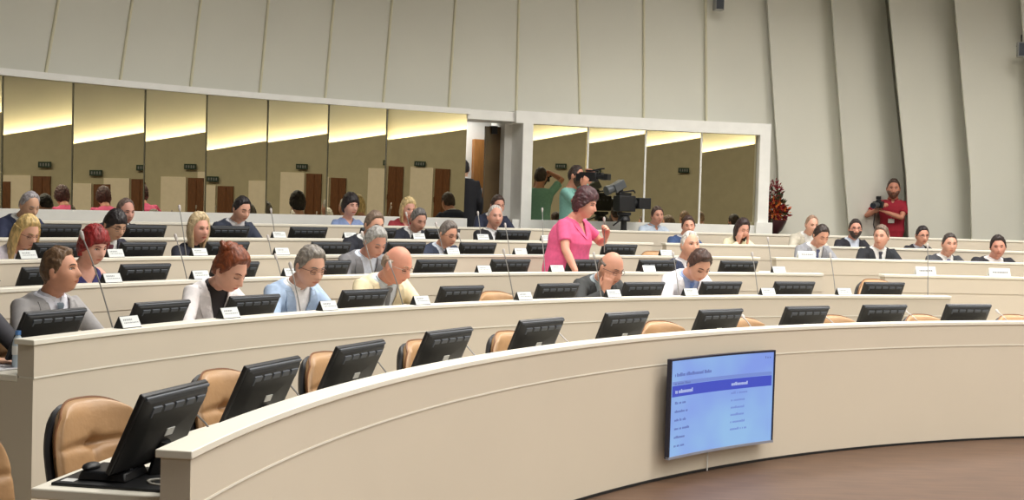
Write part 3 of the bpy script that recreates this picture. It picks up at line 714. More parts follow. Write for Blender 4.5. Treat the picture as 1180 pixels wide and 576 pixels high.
def person(name_lab, target, floor_z, face_az, group=None, build='m', s=1.0, hs=None, lean=12, hunch=14, pitch=10, yaw=0, roll=0,
           hair='short', hcol=(60, 45, 35), skin=(214, 168, 140), top='suit', tcol=(45, 48, 58), shirt=(232, 232, 230), tie=None,
           glasses=False, beard=None, pose='desk', stand=False, voxel=.009, trousers=(50, 50, 56), vol=1.0, seed=1, down=False, hand_t=None, brow=None, twist=0):
    """target = world position of head centre; face_az = azimuth (deg, 0=+Y world, clockwise) the body faces."""
    fem = build == 'f'; tab = {'m': MALE, 'f': FEM, 'b': BIG}[build]
    hs = (hs or s)*1.07
    a = radians(face_az); yv = V((sin(a), cos(a), 0)); xv = V((cos(a), -sin(a), 0))
    R = Matrix(((xv.x, yv.x, 0), (xv.y, yv.y, 0), (0, 0, 1)))
    pelz = (.94*s if stand else .50)
    Lt = .565*s
    want = target.z-floor_z
    def spine(L):
        pts = []; p = V((0, 0, pelz)); n = 24; tmin = -.12
        # frames at t
        def ang(t): return radians(lean+hunch*max(0, t)**1.3)
        res = {}
        p = V((0, 0, pelz)); t = 0; res[0] = p.copy()
        for i in range(1, 31):
            t0 = (i-.5)/24; A = ang(t0); p = p+V((0, sin(A), cos(A)))*L/24; res[i] = p.copy()
        return res, ang
    def headpos(L):
        res, ang = spine(L); A = ang(1.0)
        nk = A+radians(8+.35*pitch)
        base = res[24]
        return base+V((0, sin(nk), cos(nk)))*.150*hs+V((0, .024*hs, 0)), nk
    for _ in range(12):
        hp, nk = headpos(Lt)
        Lt += (want-hp.z)*.7; Lt = max(.46*s, min(.68*s, Lt))
    hp, nk = headpos(Lt); dz = want-hp.z; pelz += dz*(1 if abs(dz) < .12 else .12/abs(dz)); hp, nk = headpos(Lt)
    res, ang = spine(Lt)
    off = R @ V((hp.x, hp.y, 0))
    root_loc = V((target.x-off.x, target.y-off.y, floor_z))
    def fr(t):
        i = max(0, min(29.999, t*24)); j = int(i); A = ang(t); c = res[j].lerp(res[min(30, j+1)], i-j) if t >= 0 else res[0]-V((0, sin(A), cos(A)))*(-t*Lt)
        tw = radians(twist)*max(0, min(1, t))
        return c, V((cos(tw), -sin(tw)*cos(A)*1.0, sin(tw)*sin(A))), V((sin(tw), cos(A)*cos(tw), -sin(A)*cos(tw))), V((0, sin(A), cos(A)))
    def ring(t, o=0, n=28, e=.82, k=1.0):
        ha, hb = lerp_tab(tab, t); ha = ha*s*k+o; hb = hb*s*k+o; c, X, Y, U = fr(t); out = []
        for i in range(n):
            th = 2*pi*i/n; cx = cos(th); sy = sin(th)
            xx = ha*math.copysign(abs(cx)**e, cx); yy = hb*math.copysign(abs(sy)**e, sy)
            if fem and sy > 0 and .5 < t < .8: yy += .02*s*exp(-((abs(xx)-.07*s)/.04)**2)*exp(-((t-.64)/.09)**2)
            if yy < 0: yy *= .9
            out.append(c+X*xx+Y*yy)
        return out
    def surf(t, x, o=0, e=.82):
        ha, hb = lerp_tab(tab, t); ha = ha*s+o; hb = hb*s+o; c, X, Y, U = fr(t)
        cx = min(1, (abs(x)/ha))**(1/e); yy = hb*max(0, 1-cx*cx)**(e/2)
        return c+X*x+Y*yy
    # ---- arms
    shw = {'m': .188, 'f': .155, 'b': .185}[build]*s
    cS, XS, YS, US = fr(.885)
    ua, fa = .285*s, .25*s
    arms = {}
    desk_z = .835
    for sd in (-1, 1):
        sh = cS+XS*sd*shw-YS*.005
        pole = V((sd*.8, -.25, -.9))
        curl, hn = .5, V((0, 0, 1)); hd = None
        if hand_t and sd in hand_t:
            tg, pole2, hn, curl, hd = hand_t[sd]
            if tg == 'cheek':
                HR = Matrix.Rotation(-radians(yaw), 3, 'Z') @ Matrix.Rotation(-radians(pitch), 3, 'X')
                tg = hp+HR @ V((sd*.070, .085, -.155))*hs; hd = HR @ V((-sd*.04, -.12, 1)); hn = HR @ V((sd*1, .55, 0))
            tg = V(tg)
            if pole2: pole = V(pole2)
            if tg.z < 0: pass
        elif pose == 'desk':
            tg = V((sd*.13, cS.y+.33*s, desk_z)); pole = V((sd*1.0, -.2, -.55))
        elif pose == 'hang': tg = sh+V((sd*.06, .04, -.50*s)); pole = V((sd*.2, -1, 0))
        dv = tg-sh; D = dv.length; mx = (ua+fa)*.985
        if D > mx: tg = sh+dv*(mx/D); dv = tg-sh; D = mx
        u = dv.normalized(); pp = (pole-u*pole.dot(u)).normalized()
        ca = (ua*ua+D*D-fa*fa)/(2*ua*D); ca = max(-1, min(1, ca)); el = sh+u*(ua*ca)+pp*(ua*sqrt(1-ca*ca))
        arms[sd] = (sh, el, tg, hn, curl, hd)
    # ---- body mesh
    H = Matrix.Translation(hp) @ Matrix.Rotation(-radians(yaw), 4, 'Z') @ Matrix.Rotation(-radians(pitch), 4, 'X') @ Matrix.Rotation(radians(roll), 4, 'Y') @ Matrix.Scale(hs, 4)
    mb = MB()
    vs, fs = grid(lambda d: head_pt(d, fem), 46, 60); mb.add(vs, fs, 0, H)
    for sd in (-1, 1):
        mb.ell((sd*.080, -.008, -.006), (.010, .019, .032), 12, 10, 0, H @ Matrix.Rotation(0, 4, 'Z'))
        mb.ell((sd*.084, -.013, -.002), (.008, .012, .026), 10, 8, 0, H)
    nb = [fr(.9)[0], fr(1.0)[0], hp+V((0, -.014, -.055)), hp+V((0, -.01, .0))]
    nr = (.06 if not fem else .049)*hs
    ntop = 1.35 if top not in ('suit', 'jacketw') else 1.0
    mb.tube([nb[0], nb[1], nb[1].lerp(nb[2], .5), nb[2], nb[3]], [nr*ntop, nr*min(1.12, ntop*.98), nr*.98, nr, nr*.9], 18)
    mb.rings([ring(t, -.026 if (t > .5 and top in ('suit', 'jacketw')) else -.012) for t in (-.12, 0, .2, .4, .6, .75, .86, .93, .98, 1.02)])
    for sd in (-1, 1):
        sh, el, wr, hn, curl, hd = arms[sd]
        bulk = 1.12 if build == 'b' else (1.0 if build == 'm' else .86)
        mb.tube([sh-V((sd*.05, 0, 0)), sh, sh.lerp(el, .3), sh.lerp(el, .7), el, el.lerp(wr, .3), el.lerp(wr, .7), wr], [r*s*bulk for r in (.05, .052, .048, .043, .038, .039, .032, .026)], 12)
        fd = (wr-el).normalized() if hd is None else V(hd).normalized()
        hand(mb, wr+fd*.02, fd, hn, -sd, curl, .98*hs)
    # legs
    hipw = .09*s
    legs = {}
    for sd in (-1, 1):
        hpj = V((sd*hipw, 0, pelz-.03))
        if stand: kn = V((sd*.1*s, .02, .5*s)); an = V((sd*.11*s, 0, .09*s))
        else: kn = V((sd*.14, .40*s, min(.53, pelz+.03))); an = V((sd*.13, .42*s, .09))
        legs[sd] = (hpj, kn, an)
        mb.tube([hpj, hpj.lerp(kn, .5), kn, kn.lerp(an, .35), an, an+V((0, 0, -.03))], [.075*s, .068*s, .052*s, .05*s, .036*s, .036*s], 12)
        mb.tube([an+V((0, -.03, -.05)), an+V((0, .06, -.055)), an+V((0, .14, -.062))], [.036, .036, .026], 10)
    body = remesh_obj(mb, voxel, 1, 'person')
    body.materials.append(skinm(skin)); lipc = tuple(int(c*k) for c, k in zip(skin, (.86, .62, .60))) if fem else tuple(int(c*k) for c, k in zip(skin, (.88, .74, .72)))
    body.materials.append(skinm(lipc))
    Hi = H.inverted()
    for f in body.polygons:
        c = Hi @ f.center
        if c.y > .07 and abs(c.x) < .024-.0*abs(c.z) and abs(c.z+.0615) < .0085*(1-(c.x/.027)**2): f.material_index = 1
    Mr = Matrix.Translation(root_loc) @ R.to_4x4()
    o = link('person', body, None, Mr, label=name_lab, category='person')
    if group: o['group'] = group
    def child(n, me): return link(n, me, o)
    def cmb(n, mb_, m, **k): return ob(n, mb_, m, o, **k)
    # ---- head children
    cmb('hair', (lambda m_: m_)(hmx(hair_mesh(hair, seed, vol), H)), hairm(hcol), angle=70)
    bc = brow or tuple(int(c*.75) for c in hcol)
    for sd in (-1, 1):
        mb = MB(); pts = [head_on(sd*x, z, .002) for x, z in ((.014, .0285), (.026, .033), (.038, .0325), (.047, .027))]
        mb.tube([H @ p for p in pts], [.0022*hs, .0034*hs, .003*hs, .0016*hs], 6); cmb('eyebrow', mb, hairm(bc))
        mb = MB(); c = head_on(sd*.032, .008, -.0055)
        if down:
            mb.ell(c+V((0, 0, .001)), (.0145, .0095, .009), 12, 8, 2, H)
            mb.tube([H @ head_on(sd*x, z, .0025) for x, z in ((.019, .003), (.032, -.001), (.045, .003))], .0016*hs, 5, 1)
        else:
            mb.ell(c, (.0135, .0095, .0068), 14, 10, 0, H); mb.ell(c+V((0, .0062, 0)), (.0055, .0042, .0056), 10, 8, 1, H)
            mb.tube([H @ head_on(sd*x, z, .003) for x, z in ((.018, .009), (.032, .0165), (.046, .010))], .0018*hs, 5, 1)
        cmb('eye', mb, [EYEW, EYED, skinm(tuple(int(c_*.93) for c_ in skin))])
    if beard:
        def fn(d):
            q = head_pt(d); w = sstep(-.012, -.03, q.z)*sstep(-.15, .15, d.y) * (1-exp(-((q.z+.0615)/.008)**2)*sstep(.028, .018, abs(q.x)))
            w *= 1-sstep(.05, .02, abs(q.x))*sstep(-.048, -.036, q.z)
            return q+d*(.009*w+.002*noise.noise(d*25)*w-.006*(1-w))
        mb = MB(); vs, fs = grid(fn, 40, 44); mb.add(vs, fs, 0, H); cmb('beard', mb, hairm(beard), angle=70)
    if glasses:
        mb = MB(); gm = glasses if isinstance(glasses, tuple) else (40, 36, 34)
        ey = head_on(0, .012).y+.004
        for sd in (-1, 1):
            c = V((sd*.033, max(ey-.012, .086), .006))
            pts = [H @ (c+V((.024*cos(t), -.004*abs(cos(t))*(1 if cos(t)*sd > 0 else 0), .017*sin(t)))) for t in [2*pi*i/20 for i in range(21)]]
            mb.tube(pts, .0016*hs, 5)
            mb.tube([H @ p for p in (c+V((sd*.024, -.004, .006)), V((sd*.082, .03, .006)), V((sd*.086, -.012, .0)))], .0018*hs, 5)
        mb.tube([H @ V((-.010, ey-.008, .008)), H @ V((0, ey-.004, .011)), H @ V((.010, ey-.008, .008))], .0016*hs, 5)
        cmb('glasses', mb, mat('spectacle_frame', srgb(*gm), .35) if ('g', gm) not in _mc else _mc[('g', gm)])
    # ---- clothes
    tm = cloth(tcol)
    sleeve = {'suit': 1.0, 'shirt': 1.0, 'blouse': 1.0, 'tee': .0, 'polo': .0, 'dress': .0, 'sleeveless': -1, 'jacketw': 1.0}[top]
    mb = MB(); oo = .020 if top in ('suit', 'jacketw') else .010
    low = -.12 if not stand else -.22
    rr = [low, -.06, 0, .12, .24, .36, .48, .6, .7, .78, .85, .9, .94, .98, 1.01]
    rgs = []
    for t in rr:
        rgs.append(ring(t, oo))
    mb.rings(rgs)
    for sd in (-1, 1):
        sh, el, wr, hn, curl, hd = arms[sd]
        bulk = 1.12 if build == 'b' else (1.0 if build == 'm' else .9)
        if top == 'suit' or top == 'jacketw': R_ = (.062, .074, .066, .058, .056, .052, .046, .040)
        else: R_ = (.055, .062, .058, .054, .05, .046, .04, .034)
        R_ = [r*s*bulk for r in R_]
        if sleeve > .5:
            mb.tube([sh-V((sd*.07, 0, .01)), sh, sh.lerp(el, .3), sh.lerp(el, .7), el, el.lerp(wr, .3), el.lerp(wr, .7), el.lerp(wr, .97)], R_, 14)
        elif sleeve >= 0:
            e_ = sh.lerp(el, .68)
            mb.tube([sh-V((sd*.07, 0, .01)), sh, sh.lerp(e_, .5), e_], [R_[0], R_[1]*1.02, R_[2]*1.05, R_[3]*1.16], 14)
    garment = {'suit': 'suit_jacket', 'jacketw': 'jacket', 'shirt': 'shirt', 'blouse': 'blouse', 'tee': 't_shirt', 'polo': 'polo_shirt', 'dress': 'jacket', 'sleeveless': 'top'}[top]
    jm = remesh_obj(mb, max(.011, voxel*1.25), 4, garment); jm.materials.append(tm)
    # open the neckline / lapel V
    tb, kx = {'suit': (.42, .088), 'jacketw': (.50, .084), 'shirt': (.90, .04), 'blouse': (.86, .06), 'tee': (.95, .07), 'polo': (.90, .035), 'dress': (.70, .07), 'sleeveless': (.78, .12)}[top]
    samples = [(i/40, *fr(i/40)) for i in range(10, 46)]
    bm = bmesh.new(); bm.from_mesh(jm); kill = []
    for f in bm.faces:
        c = f.calc_center_median()
        if c.z < pelz+.1: continue
        t, C, X, Y, U = min(samples, key=lambda q: abs((c-q[1]).dot(q[4])))
        r = c-C; x = r.dot(X); y = r.dot(Y)
        if t > tb and y > 0 and abs(x) < kx*s*(t-tb)/(1.0-tb)+.002 and abs(x) < .1*s: kill.append(f)
        elif t > .982 and sqrt(x*x+y*y) < .064*s: kill.append(f)
    bmesh.ops.delete(bm, geom=kill, context='FACES')
    bv = [v for v in bm.verts if v.is_boundary]
    nbv = {v: [e.other_vert(v) for e in v.link_edges if e.is_boundary] for v in bv}
    for _ in range(10):
        new = {v: (v.co*.4+sum((w_.co for w_ in nbv[v]), V())*(.6/max(1, len(nbv[v])))) for v in bv if nbv[v]}
        for v, c in new.items(): v.co = c
    bm.to_mesh(jm); bm.free(); jm.update()
    jo = child(garment, jm)
    sol = jo.modifiers.new('thickness', 'SOLIDIFY'); sol.thickness = .005; sol.offset = -1
    if top in ('suit', 'jacketw', 'dress'):
        for sd in (-1, 1):     # lapels
            mb = MB(); rg = []
            for i in range(11):
                u = i/10; t = tb+(.985-tb)*u; x = kx*s*u; wd = (.016+.062*sin(pi*min(1, u*1.15)*.62)**1.0)*s*(1-.35*sstep(.8, 1, u))
                p0 = surf(t, sd*(x-.006), oo+.002); p1 = surf(t, sd*(x+wd), oo+.010); p0b = surf(t, sd*(x-.006), oo-.012); p1b = surf(t, sd*(x+wd), oo+.001)
                rg.append([p0, p1, p1b, p0b])
            mb.rings(rg); ob('lapel', mb, cloth(tuple(max(0, int(c*.93)) for c in tcol)) if top != 'dress' else tm, jo)
    if top in ('suit', 'jacketw'):
        inner = shirt
        mb = MB(); mb.rings([ring(t, o_) for t, o_ in ((.1, .006), (.3, .006), (.38, .006), (.45, .006), (.52, .006), (.6, .005), (.68, .005), (.75, .004), (.8, .003), (.86, .0), (.9, -.004), (.94, -.007), (.98, -.006), (1.02, -.004))]); cmb('shirt' if top == 'suit' else 'blouse', mb, cloth(inner))
    if top in ('suit', 'shirt', 'polo') :
        cc = shirt if top == 'suit' else tcol
        mb = MB(); rg = []; c0, X, Y, U = fr(1.0); n = 22; nrr = nr
        ax = (hp+V((0, -.012, -.06))-c0).normalized()
        for sd_ in (1, -1):
            pass
        for i in range(n+1):
            a_ = radians(16+328*i/n); dirv = X*sin(a_)+Y*cos(a_); open_ = abs(cos(a_/1))**1
            fr_ = sstep(60, 22, min(degrees(a_), 360-degrees(a_)))
            lowp = c0-ax*(.012+.035*fr_)+dirv*(nrr*1.04+.004+.016*fr_); hi = c0+ax*(.036-.014*fr_)+dirv*(nrr*1.02+.003)
            rg.append([lowp, hi, hi+dirv*.006+ax*.0, lowp+dirv*.008])
        mb.rings(rg); cmb('collar', mb, cloth(cc))
    if tie:
        mb = MB(); rg = []
        tt = [(.30+.05*q, .030+.010*sin(min(1, q/6)*pi), .012) for q in range(10)]
        tt = [(t_, w_+(-.014*sstep(.5, .8, t_)), o_) for t_, w_, o_ in tt]
        for t, w_, o_ in tt+[(.82, .022, .010), (.87, .018, .008), (.91, .016, .010), (.935, .022, .018), (.965, .026, .024), (.985, .024, .022)]:
            w_ *= s; pl = surf(t, -w_, o_); pr = surf(t, w_, o_); m_ = surf(t, 0, o_+.006); rg.append([pl, m_, pr, surf(t, 0, o_-.006)])
        mb.rings(rg); cmb('tie', mb, cloth(tie, .6))
    # trousers / skirt and shoes
    mb = MB()
    mb.rings([ring(t, .004) for t in (-.14, -.05, 0, .08)])
    for sd in (-1, 1):
        hpj, kn, an = legs[sd]; mb.tube([hpj+V((-sd*.02, 0, .02)), hpj.lerp(kn, .5), kn, kn.lerp(an, .5), an+V((0, 0, -.01))], [.098*s, .084*s, .07*s, .062*s, .06*s], 14)
    tmh = remesh_obj(mb, .018, 4, 'trousers'); tmh.materials.append(cloth(trousers)); child('trousers', tmh)
    for sd in (-1, 1):
        an = legs[sd][2]; mb = MB()
        mb.rings([[an+V((w_*cos(t), y, max(-.088, -.05+h_*sin(t)))) for t in [2*pi*i/12 for i in range(12)]] for y, w_, h_ in ((-.07, .02, .03), (-.05, .038, .045), (.02, .042, .05), (.1, .046, .03), (.17, .038, .02), (.19, .02, .01))])
        cmb('shoe', mb, cloth((28, 26, 26), .4))
    return o, Mr, H, arms, fr, surf, pelz
def hmx(mb, H):
    mb.v = [tuple(H @ V(v)) for v in mb.v]; return mb
EYEW = mat('eye_white', srgb(225, 220, 214), .3); EYED = mat('eye_dark', srgb(40, 30, 26), .25)

def T_(k, th, z, dr=.7): return P(k, th, dr, z+FL[k])
def toO(k, th): return th+180     # azimuth facing the hall centre
PP = []
def seat(k, th, zF, lab, az=0, **kw):
    tgt = T_(k, th, zF)
    r = person(lab, tgt, FL[k], th+180+az, **kw)
    root = r[0]
    loc = r[1].translation
    A = radians(th+180+az)
    Mch = Matrix.Translation((loc.x, loc.y, FL[k])) @ Matrix.Rotation(-A, 4, 'Z') @ Matrix.Translation((0, .02, 0))
    short = lab.split(',')[0]
    chair(Mch, 'tan leather chair occupied by the '+short, 'occupied tan chairs', .93)
    return r
# second row
seat(2, -68.0, 1.26, 'man in dark grey suit, cut off at the left edge of the picture', tcol=(72, 72, 78), hair='short', hcol=(80, 70, 64), yaw=-5, seed=2, voxel=.007)
seat(2, -64.7, 1.31, 'man in light grey checked suit, looking up to the right on the second row', az=6, tcol=(158, 156, 156), shirt=(226, 228, 238), tie=(104, 118, 130), hair='crop', vol=1.6, hcol=(104, 80, 58), skin=(206, 150, 122), yaw=-26, pitch=-6, lean=8, hunch=8, seed=3, s=1.03, hs=1.08, voxel=.006)
seat(2, -56.5, 1.27, 'woman in white jacket, with auburn hair pinned up', build='f', az=10, top='jacketw', tcol=(236, 232, 232), shirt=(40, 36, 38), hair='updo', hcol=(122, 62, 34), skin=(224, 170, 146), yaw=-14, pitch=30, lean=16, hunch=20, seed=4, s=1.1, hs=1.21, voxel=.006, down=True, vol=1.2)
seat(2, -52.2, 1.28, 'man in pale blue jacket, with grey hair and glasses', az=4, tcol=(168, 190, 218), shirt=(240, 240, 240), hair='short', vol=1.1, hcol=(126, 120, 112), skin=(208, 160, 136), glasses=(80, 50, 46), yaw=4, pitch=20, lean=12, hunch=16, seed=5, s=1.08, hs=1.23, voxel=.006, down=True)
seat(2, -47.2, 1.28, 'bald man in cream jacket, reading through glasses', az=10, tcol=(232, 218, 182), shirt=(214, 224, 232), tie=(120, 124, 128), hair='ring', hcol=(150, 128, 110), skin=(214, 150, 126), glasses=(150, 130, 110), yaw=-22, pitch=24, lean=16, hunch=18, seed=6, s=1.1, hs=1.26, voxel=.006, down=True, brow=(170, 140, 118))
seat(2, -33.9, 1.23, 'balding man in charcoal jacket, resting his face on his hand', az=8, tcol=(62, 64, 64), shirt=(150, 162, 168), hair='ring', hcol=(100, 88, 80), skin=(206, 150, 126), glasses=(60, 40, 44), yaw=-14, pitch=24, lean=18, hunch=18, seed=7, s=1.1, hs=1.26, voxel=.006, down=True, brow=(90, 72, 62),
     hand_t={1: ('cheek', (1, .5, -.9), None, .28, None)})
seat(2, -28.2, 1.26, 'young man in white jacket and pale blue shirt, looking down', az=6, tcol=(236, 236, 242), shirt=(168, 186, 226), tie=(96, 130, 196), hair='quiff', vol=1.0, hcol=(72, 50, 42), skin=(218, 164, 138), yaw=0, pitch=34, lean=18, hunch=20, seed=8, s=1.1, hs=1.24, voxel=.006, down=True)
# third row
seat(3, -56.7, 1.24, 'woman in navy top, with short red hair', build='f', top='sleeveless', tcol=(44, 42, 96), hair='fringe', hcol=(136, 34, 34), skin=(222, 170, 150), yaw=0, pitch=16, lean=8, hunch=10, seed=9, s=1.06, hs=1.1, voxel=.007, vol=1.3)
seat(3, -42.4, 1.27, 'grey-haired man in mid grey suit, bending his head down', az=4, tcol=(126, 126, 130), shirt=(214, 222, 236), hair='short', hcol=(148, 146, 142), vol=1.2, skin=(196, 142, 122), yaw=-2, pitch=28, lean=12, hunch=18, seed=10, s=1.1, hs=1.16, down=True, voxel=.007)
seat(3, -23.6, 1.27, 'white-haired man in navy suit, looking up behind the man in white', az=-6, tcol=(52, 62, 88), shirt=(226, 226, 230), hair='receding', hcol=(206, 202, 194), vol=1.3, skin=(214, 160, 134), yaw=10, pitch=-4, lean=6, hunch=10, seed=11, s=1.1, hs=1.16, voxel=.007, brow=(120, 110, 100))
# fourth row
seat(4, -56.8, 1.19, 'woman with long blonde hair and a white flowered blouse', build='f', top='blouse', tcol=(226, 220, 230), hair='long', hcol=(214, 184, 124), skin=(224, 172, 146), pitch=24, yaw=0, lean=12, hunch=14, seed=12, s=1.02, hs=1.06, glasses=(110, 80, 70), down=True)
seat(4, -53.0, 1.26, 'black-haired man in dark suit and glasses, left of the red-haired woman', tcol=(44, 44, 58), tie=(110, 50, 66), hair='fringe', vol=.6, hcol=(34, 28, 30), glasses=(60, 40, 38), pitch=24, lean=12, hunch=14, seed=13, s=1.03, hs=1.06, down=True)
seat(4, -49.1, 1.23, 'blonde woman in black jacket, facing forward on the fourth row', build='f', az=-8, top='jacketw', tcol=(36, 38, 50), shirt=(30, 30, 36), hair='bob', hcol=(206, 184, 146), skin=(218, 160, 140), yaw=8, pitch=6, lean=4, hunch=8, seed=14, s=1.04, hs=1.06)
seat(4, -40.1, 1.29, 'brown-haired man in black suit, partly behind the grey-haired man', tcol=(40, 42, 52), hair='short', hcol=(112, 94, 80), skin=(206, 156, 132), pitch=14, seed=15, s=1.1, hs=1.12)
seat(4, -36.0, 1.2, 'man in dark blue suit and glasses, writing on the fourth row', tcol=(58, 66, 86), shirt=(214, 222, 234), tie=(70, 76, 96), hair='short', hcol=(112, 104, 98), skin=(208, 154, 128), glasses=(70, 60, 56), pitch=18, yaw=-8, seed=16, s=1.04, hs=1.1, down=True)
seat(4, -14.0, 1.27, 'man in light grey suit, looking down on the right block', az=-4, tcol=(146, 148, 154), tie=(84, 92, 130), hair='short', hcol=(48, 36, 32), skin=(206, 152, 128), pitch=26, seed=29, s=1.04, hs=1.08, down=True)
seat(4, -10.4, 1.28, 'man in black suit, head turned to the left of the picture', az=6, tcol=(38, 40, 46), tie=(56, 58, 70), hair='short', hcol=(110, 92, 80), skin=(214, 160, 138), yaw=38, pitch=4, seed=32, s=1.06, hs=1.1, lean=4)
seat(4, -6.4, 1.2, 'man in dark grey suit and blue tie, second from the right', az=-6, tcol=(66, 68, 74), tie=(80, 92, 140), hair='crop', hcol=(58, 50, 46), skin=(206, 154, 132), yaw=14, pitch=4, seed=34, s=1.04, hs=1.1, lean=4)
seat(4, -3.6, 1.18, 'dark-haired man in black suit, farthest to the right', az=-4, tcol=(36, 36, 44), shirt=(236, 232, 232), tie=(70, 80, 120), hair='short', vol=1.3, hcol=(44, 34, 32), skin=(200, 142, 122), yaw=22, pitch=6, roll=4, seed=35, s=1.2, hs=1.1, lean=4)
# fifth row
seat(5, -52.5, 1.29, 'silver-haired man in navy, behind the long-haired blonde woman', tcol=(46, 52, 78), hair='receding', vol=1.3, hcol=(170, 164, 168), pitch=24, seed=17, hs=1.0, down=True)
seat(5, -48.4, 1.25, 'balding man in dark suit, behind the black-haired man in glasses', tcol=(50, 48, 58), hair='receding', hcol=(110, 92, 84), skin=(206, 152, 136), pitch=12, seed=18, hs=1.0)
seat(5, -43.0, 1.30, 'young man in dark blue suit, looking down at his monitor', tcol=(54, 60, 76), shirt=(232, 232, 236), hair='short', hcol=(34, 28, 30), skin=(216, 164, 142), pitch=20, yaw=-6, lean=8, seed=19, hs=1.06, s=1.04, down=True)
seat(5, -33.9, 1.22, 'grey-haired man in dark suit, head bent on the fifth row', tcol=(44, 48, 60), tie=(80, 50, 60), hair='short', hcol=(104, 100, 98), skin=(200, 148, 128), pitch=22, seed=20, hs=1.08, s=1.06, down=True)
seat(5, -29.7, 1.28, 'elderly man in black suit, facing the camera with white hair', az=-10, tcol=(38, 38, 42), shirt=(228, 228, 230), tie=(60, 60, 66), hair='receding', hcol=(196, 190, 184), skin=(212, 158, 138), yaw=22, pitch=0, lean=2, hunch=6, seed=21, hs=1.1, s=1.04)
seat(5, -18.7, 1.22, 'man in bright navy suit, beside the aisle on the right block', az=-8, tcol=(62, 84, 126), shirt=(226, 226, 230), hair='short', vol=1.2, hcol=(66, 46, 40), skin=(214, 156, 134), yaw=26, pitch=4, roll=4, lean=2, seed=27, hs=1.0)
seat(5, -15.6, 1.2, 'dark-haired woman in cream blouse, resting her face on her hand', build='f', top='blouse', tcol=(236, 228, 196), hair='bob', hcol=(52, 36, 36), skin=(216, 160, 140), pitch=20, yaw=-6, lean=12, seed=28, hs=1.02, down=True, hand_t={1: ('cheek', (1, .4, -.9), None, .5, None), -1: ('cheek', (-1, .4, -.9), None, .5, None)})
seat(5, -11.6, 1.28, 'man in beige jacket, mostly hidden behind the man in grey suit', tcol=(198, 192, 176), hair='receding', hcol=(150, 122, 102), skin=(214, 164, 142), pitch=10, seed=30, hs=1.0)
seat(5, -9.1, 1.24, 'bearded man in black suit, with glasses', az=-4, tcol=(36, 36, 44), shirt=(206, 216, 232), hair='short', hcol=(52, 42, 40), beard=(56, 44, 42), skin=(204, 146, 126), yaw=18, pitch=2, lean=2, seed=31, hs=1.02, glasses=(60, 50, 46))
seat(5, -5.3, 1.17, 'woman in black jacket and glasses, with dark hair tied back', build='f', az=-6, top='jacketw', tcol=(42, 42, 50), shirt=(176, 180, 190), hair='tied', hcol=(36, 28, 30), skin=(202, 146, 124), yaw=6, pitch=8, lean=3, seed=33, hs=1.02, glasses=(50, 40, 40))
# sixth row
seat(6, -34.9, 1.24, 'black-haired woman in blue and white top, before the mirrors', build='f', top='blouse', tcol=(136, 156, 200), hair='fringe', vol=1.3, hcol=(34, 26, 28), skin=(220, 168, 150), yaw=-4, pitch=6, lean=2, hunch=6, seed=22, s=1.06, hs=1.08)
seat(6, -31.9, 1.22, 'blonde woman in red top, before the mirrors', build='f', top='blouse', tcol=(168, 60, 70), hair='bob', hcol=(214, 190, 140), skin=(220, 164, 146), pitch=14, lean=4, seed=23, s=1.06, hs=1.08)
seat(6, -27.1, 1.30, 'man in navy suit, directly behind the elderly man by the doorway', tcol=(42, 48, 70), hair='short', hcol=(66, 50, 44), skin=(206, 150, 130), pitch=10, seed=24, hs=1.08, s=1.06)
seat(6, -18.2, 1.22, 'man in pale blue shirt, seated below the tripod camera', az=-8, top='shirt', tcol=(184, 198, 214), hair='short', hcol=(78, 62, 56), skin=(198, 144, 124), yaw=10, pitch=4, roll=6, lean=2, seed=26, hs=1.0)
# standing people
_lady = person('woman in bright pink suit standing to speak into a held microphone', V((.77, 13.88, 1.995)), FL[3], -28+180-28, build='b', s=1.05, hs=1.14, top='dress', tcol=(228, 96, 142), hair='fringe', vol=1.5, hcol=(72, 40, 44), skin=(222, 160, 138), yaw=-6, pitch=12, lean=6, hunch=12, stand=True, trousers=(236, 92, 146), seed=40, voxel=.006,
    hand_t={1: ((.30, .33, .98), (1, -.6, -.3), (0, .3, 1), .3, (0, .3, -.9)), -1: ((-.17, .40, 1.33), (-1, .1, -.7), (-.7, .5, .2), 1.0, (.2, .35, .8))})
_m = _lady[1] @ V((-.14, .375, 1.46))
mic('handheld_microphone', _m-V((-.03, .02, .26)), _m+V((.02, 0, .08)), 'gooseneck microphone held in the hand of the woman in pink', None, False)
person('person in black suit seen from behind in the doorway', PO(-26.7, 18.0, 2.50), FL[7], -26+15, s=1.0, tcol=(26, 27, 33), hair='short', hcol=(30, 26, 28), pitch=6, yaw=10, lean=2, hunch=6, stand=True, pose='hang', seed=41, trousers=(26, 27, 33))
_tm = person('cameraman in teal t-shirt with a video camera on his shoulder', PO(-22.5, 16.75, 2.43), FL[7], 180-22-40, s=1.06, hs=1.14, top='tee', tcol=(132, 186, 176), hair='crop', hcol=(60, 48, 44), skin=(206, 146, 120), beard=(90, 66, 54), yaw=0, pitch=2, lean=0, hunch=4, stand=True, seed=42, trousers=(70, 76, 96), voxel=.007,
    hand_t={1: ((.15, .26, 1.46), (.5, -.1, -1), (.9, .3, .2), .7, (-.1, .4, 1)), -1: ((-.08, .22, 1.72), (-.9, .3, .1), (-.3, .5, .8), .5, (.3, .9, -.1))})
_ph = person('photographer in dark red polo shirt holding a camera by the wall', PO(-3.2, 18.03, 2.42), FL[7], 180+17, s=1.12, hs=1.2, top='polo', tcol=(150, 26, 44), hair='crop', vol=1.2, hcol=(72, 54, 46), skin=(198, 136, 112), beard=(112, 78, 64), yaw=-4, pitch=4, lean=0, hunch=6, stand=True, seed=43, trousers=(50, 52, 66), voxel=.007,
    hand_t={1: ((.20, .30, 1.30), (.9, -.1, -.7), (.3, .3, 1), .9, (-.3, .6, .4)), -1: ((.10, .33, 1.24), (-.9, -.1, -.7), (-.2, .3, 1), .9, (.8, .4, .3))})
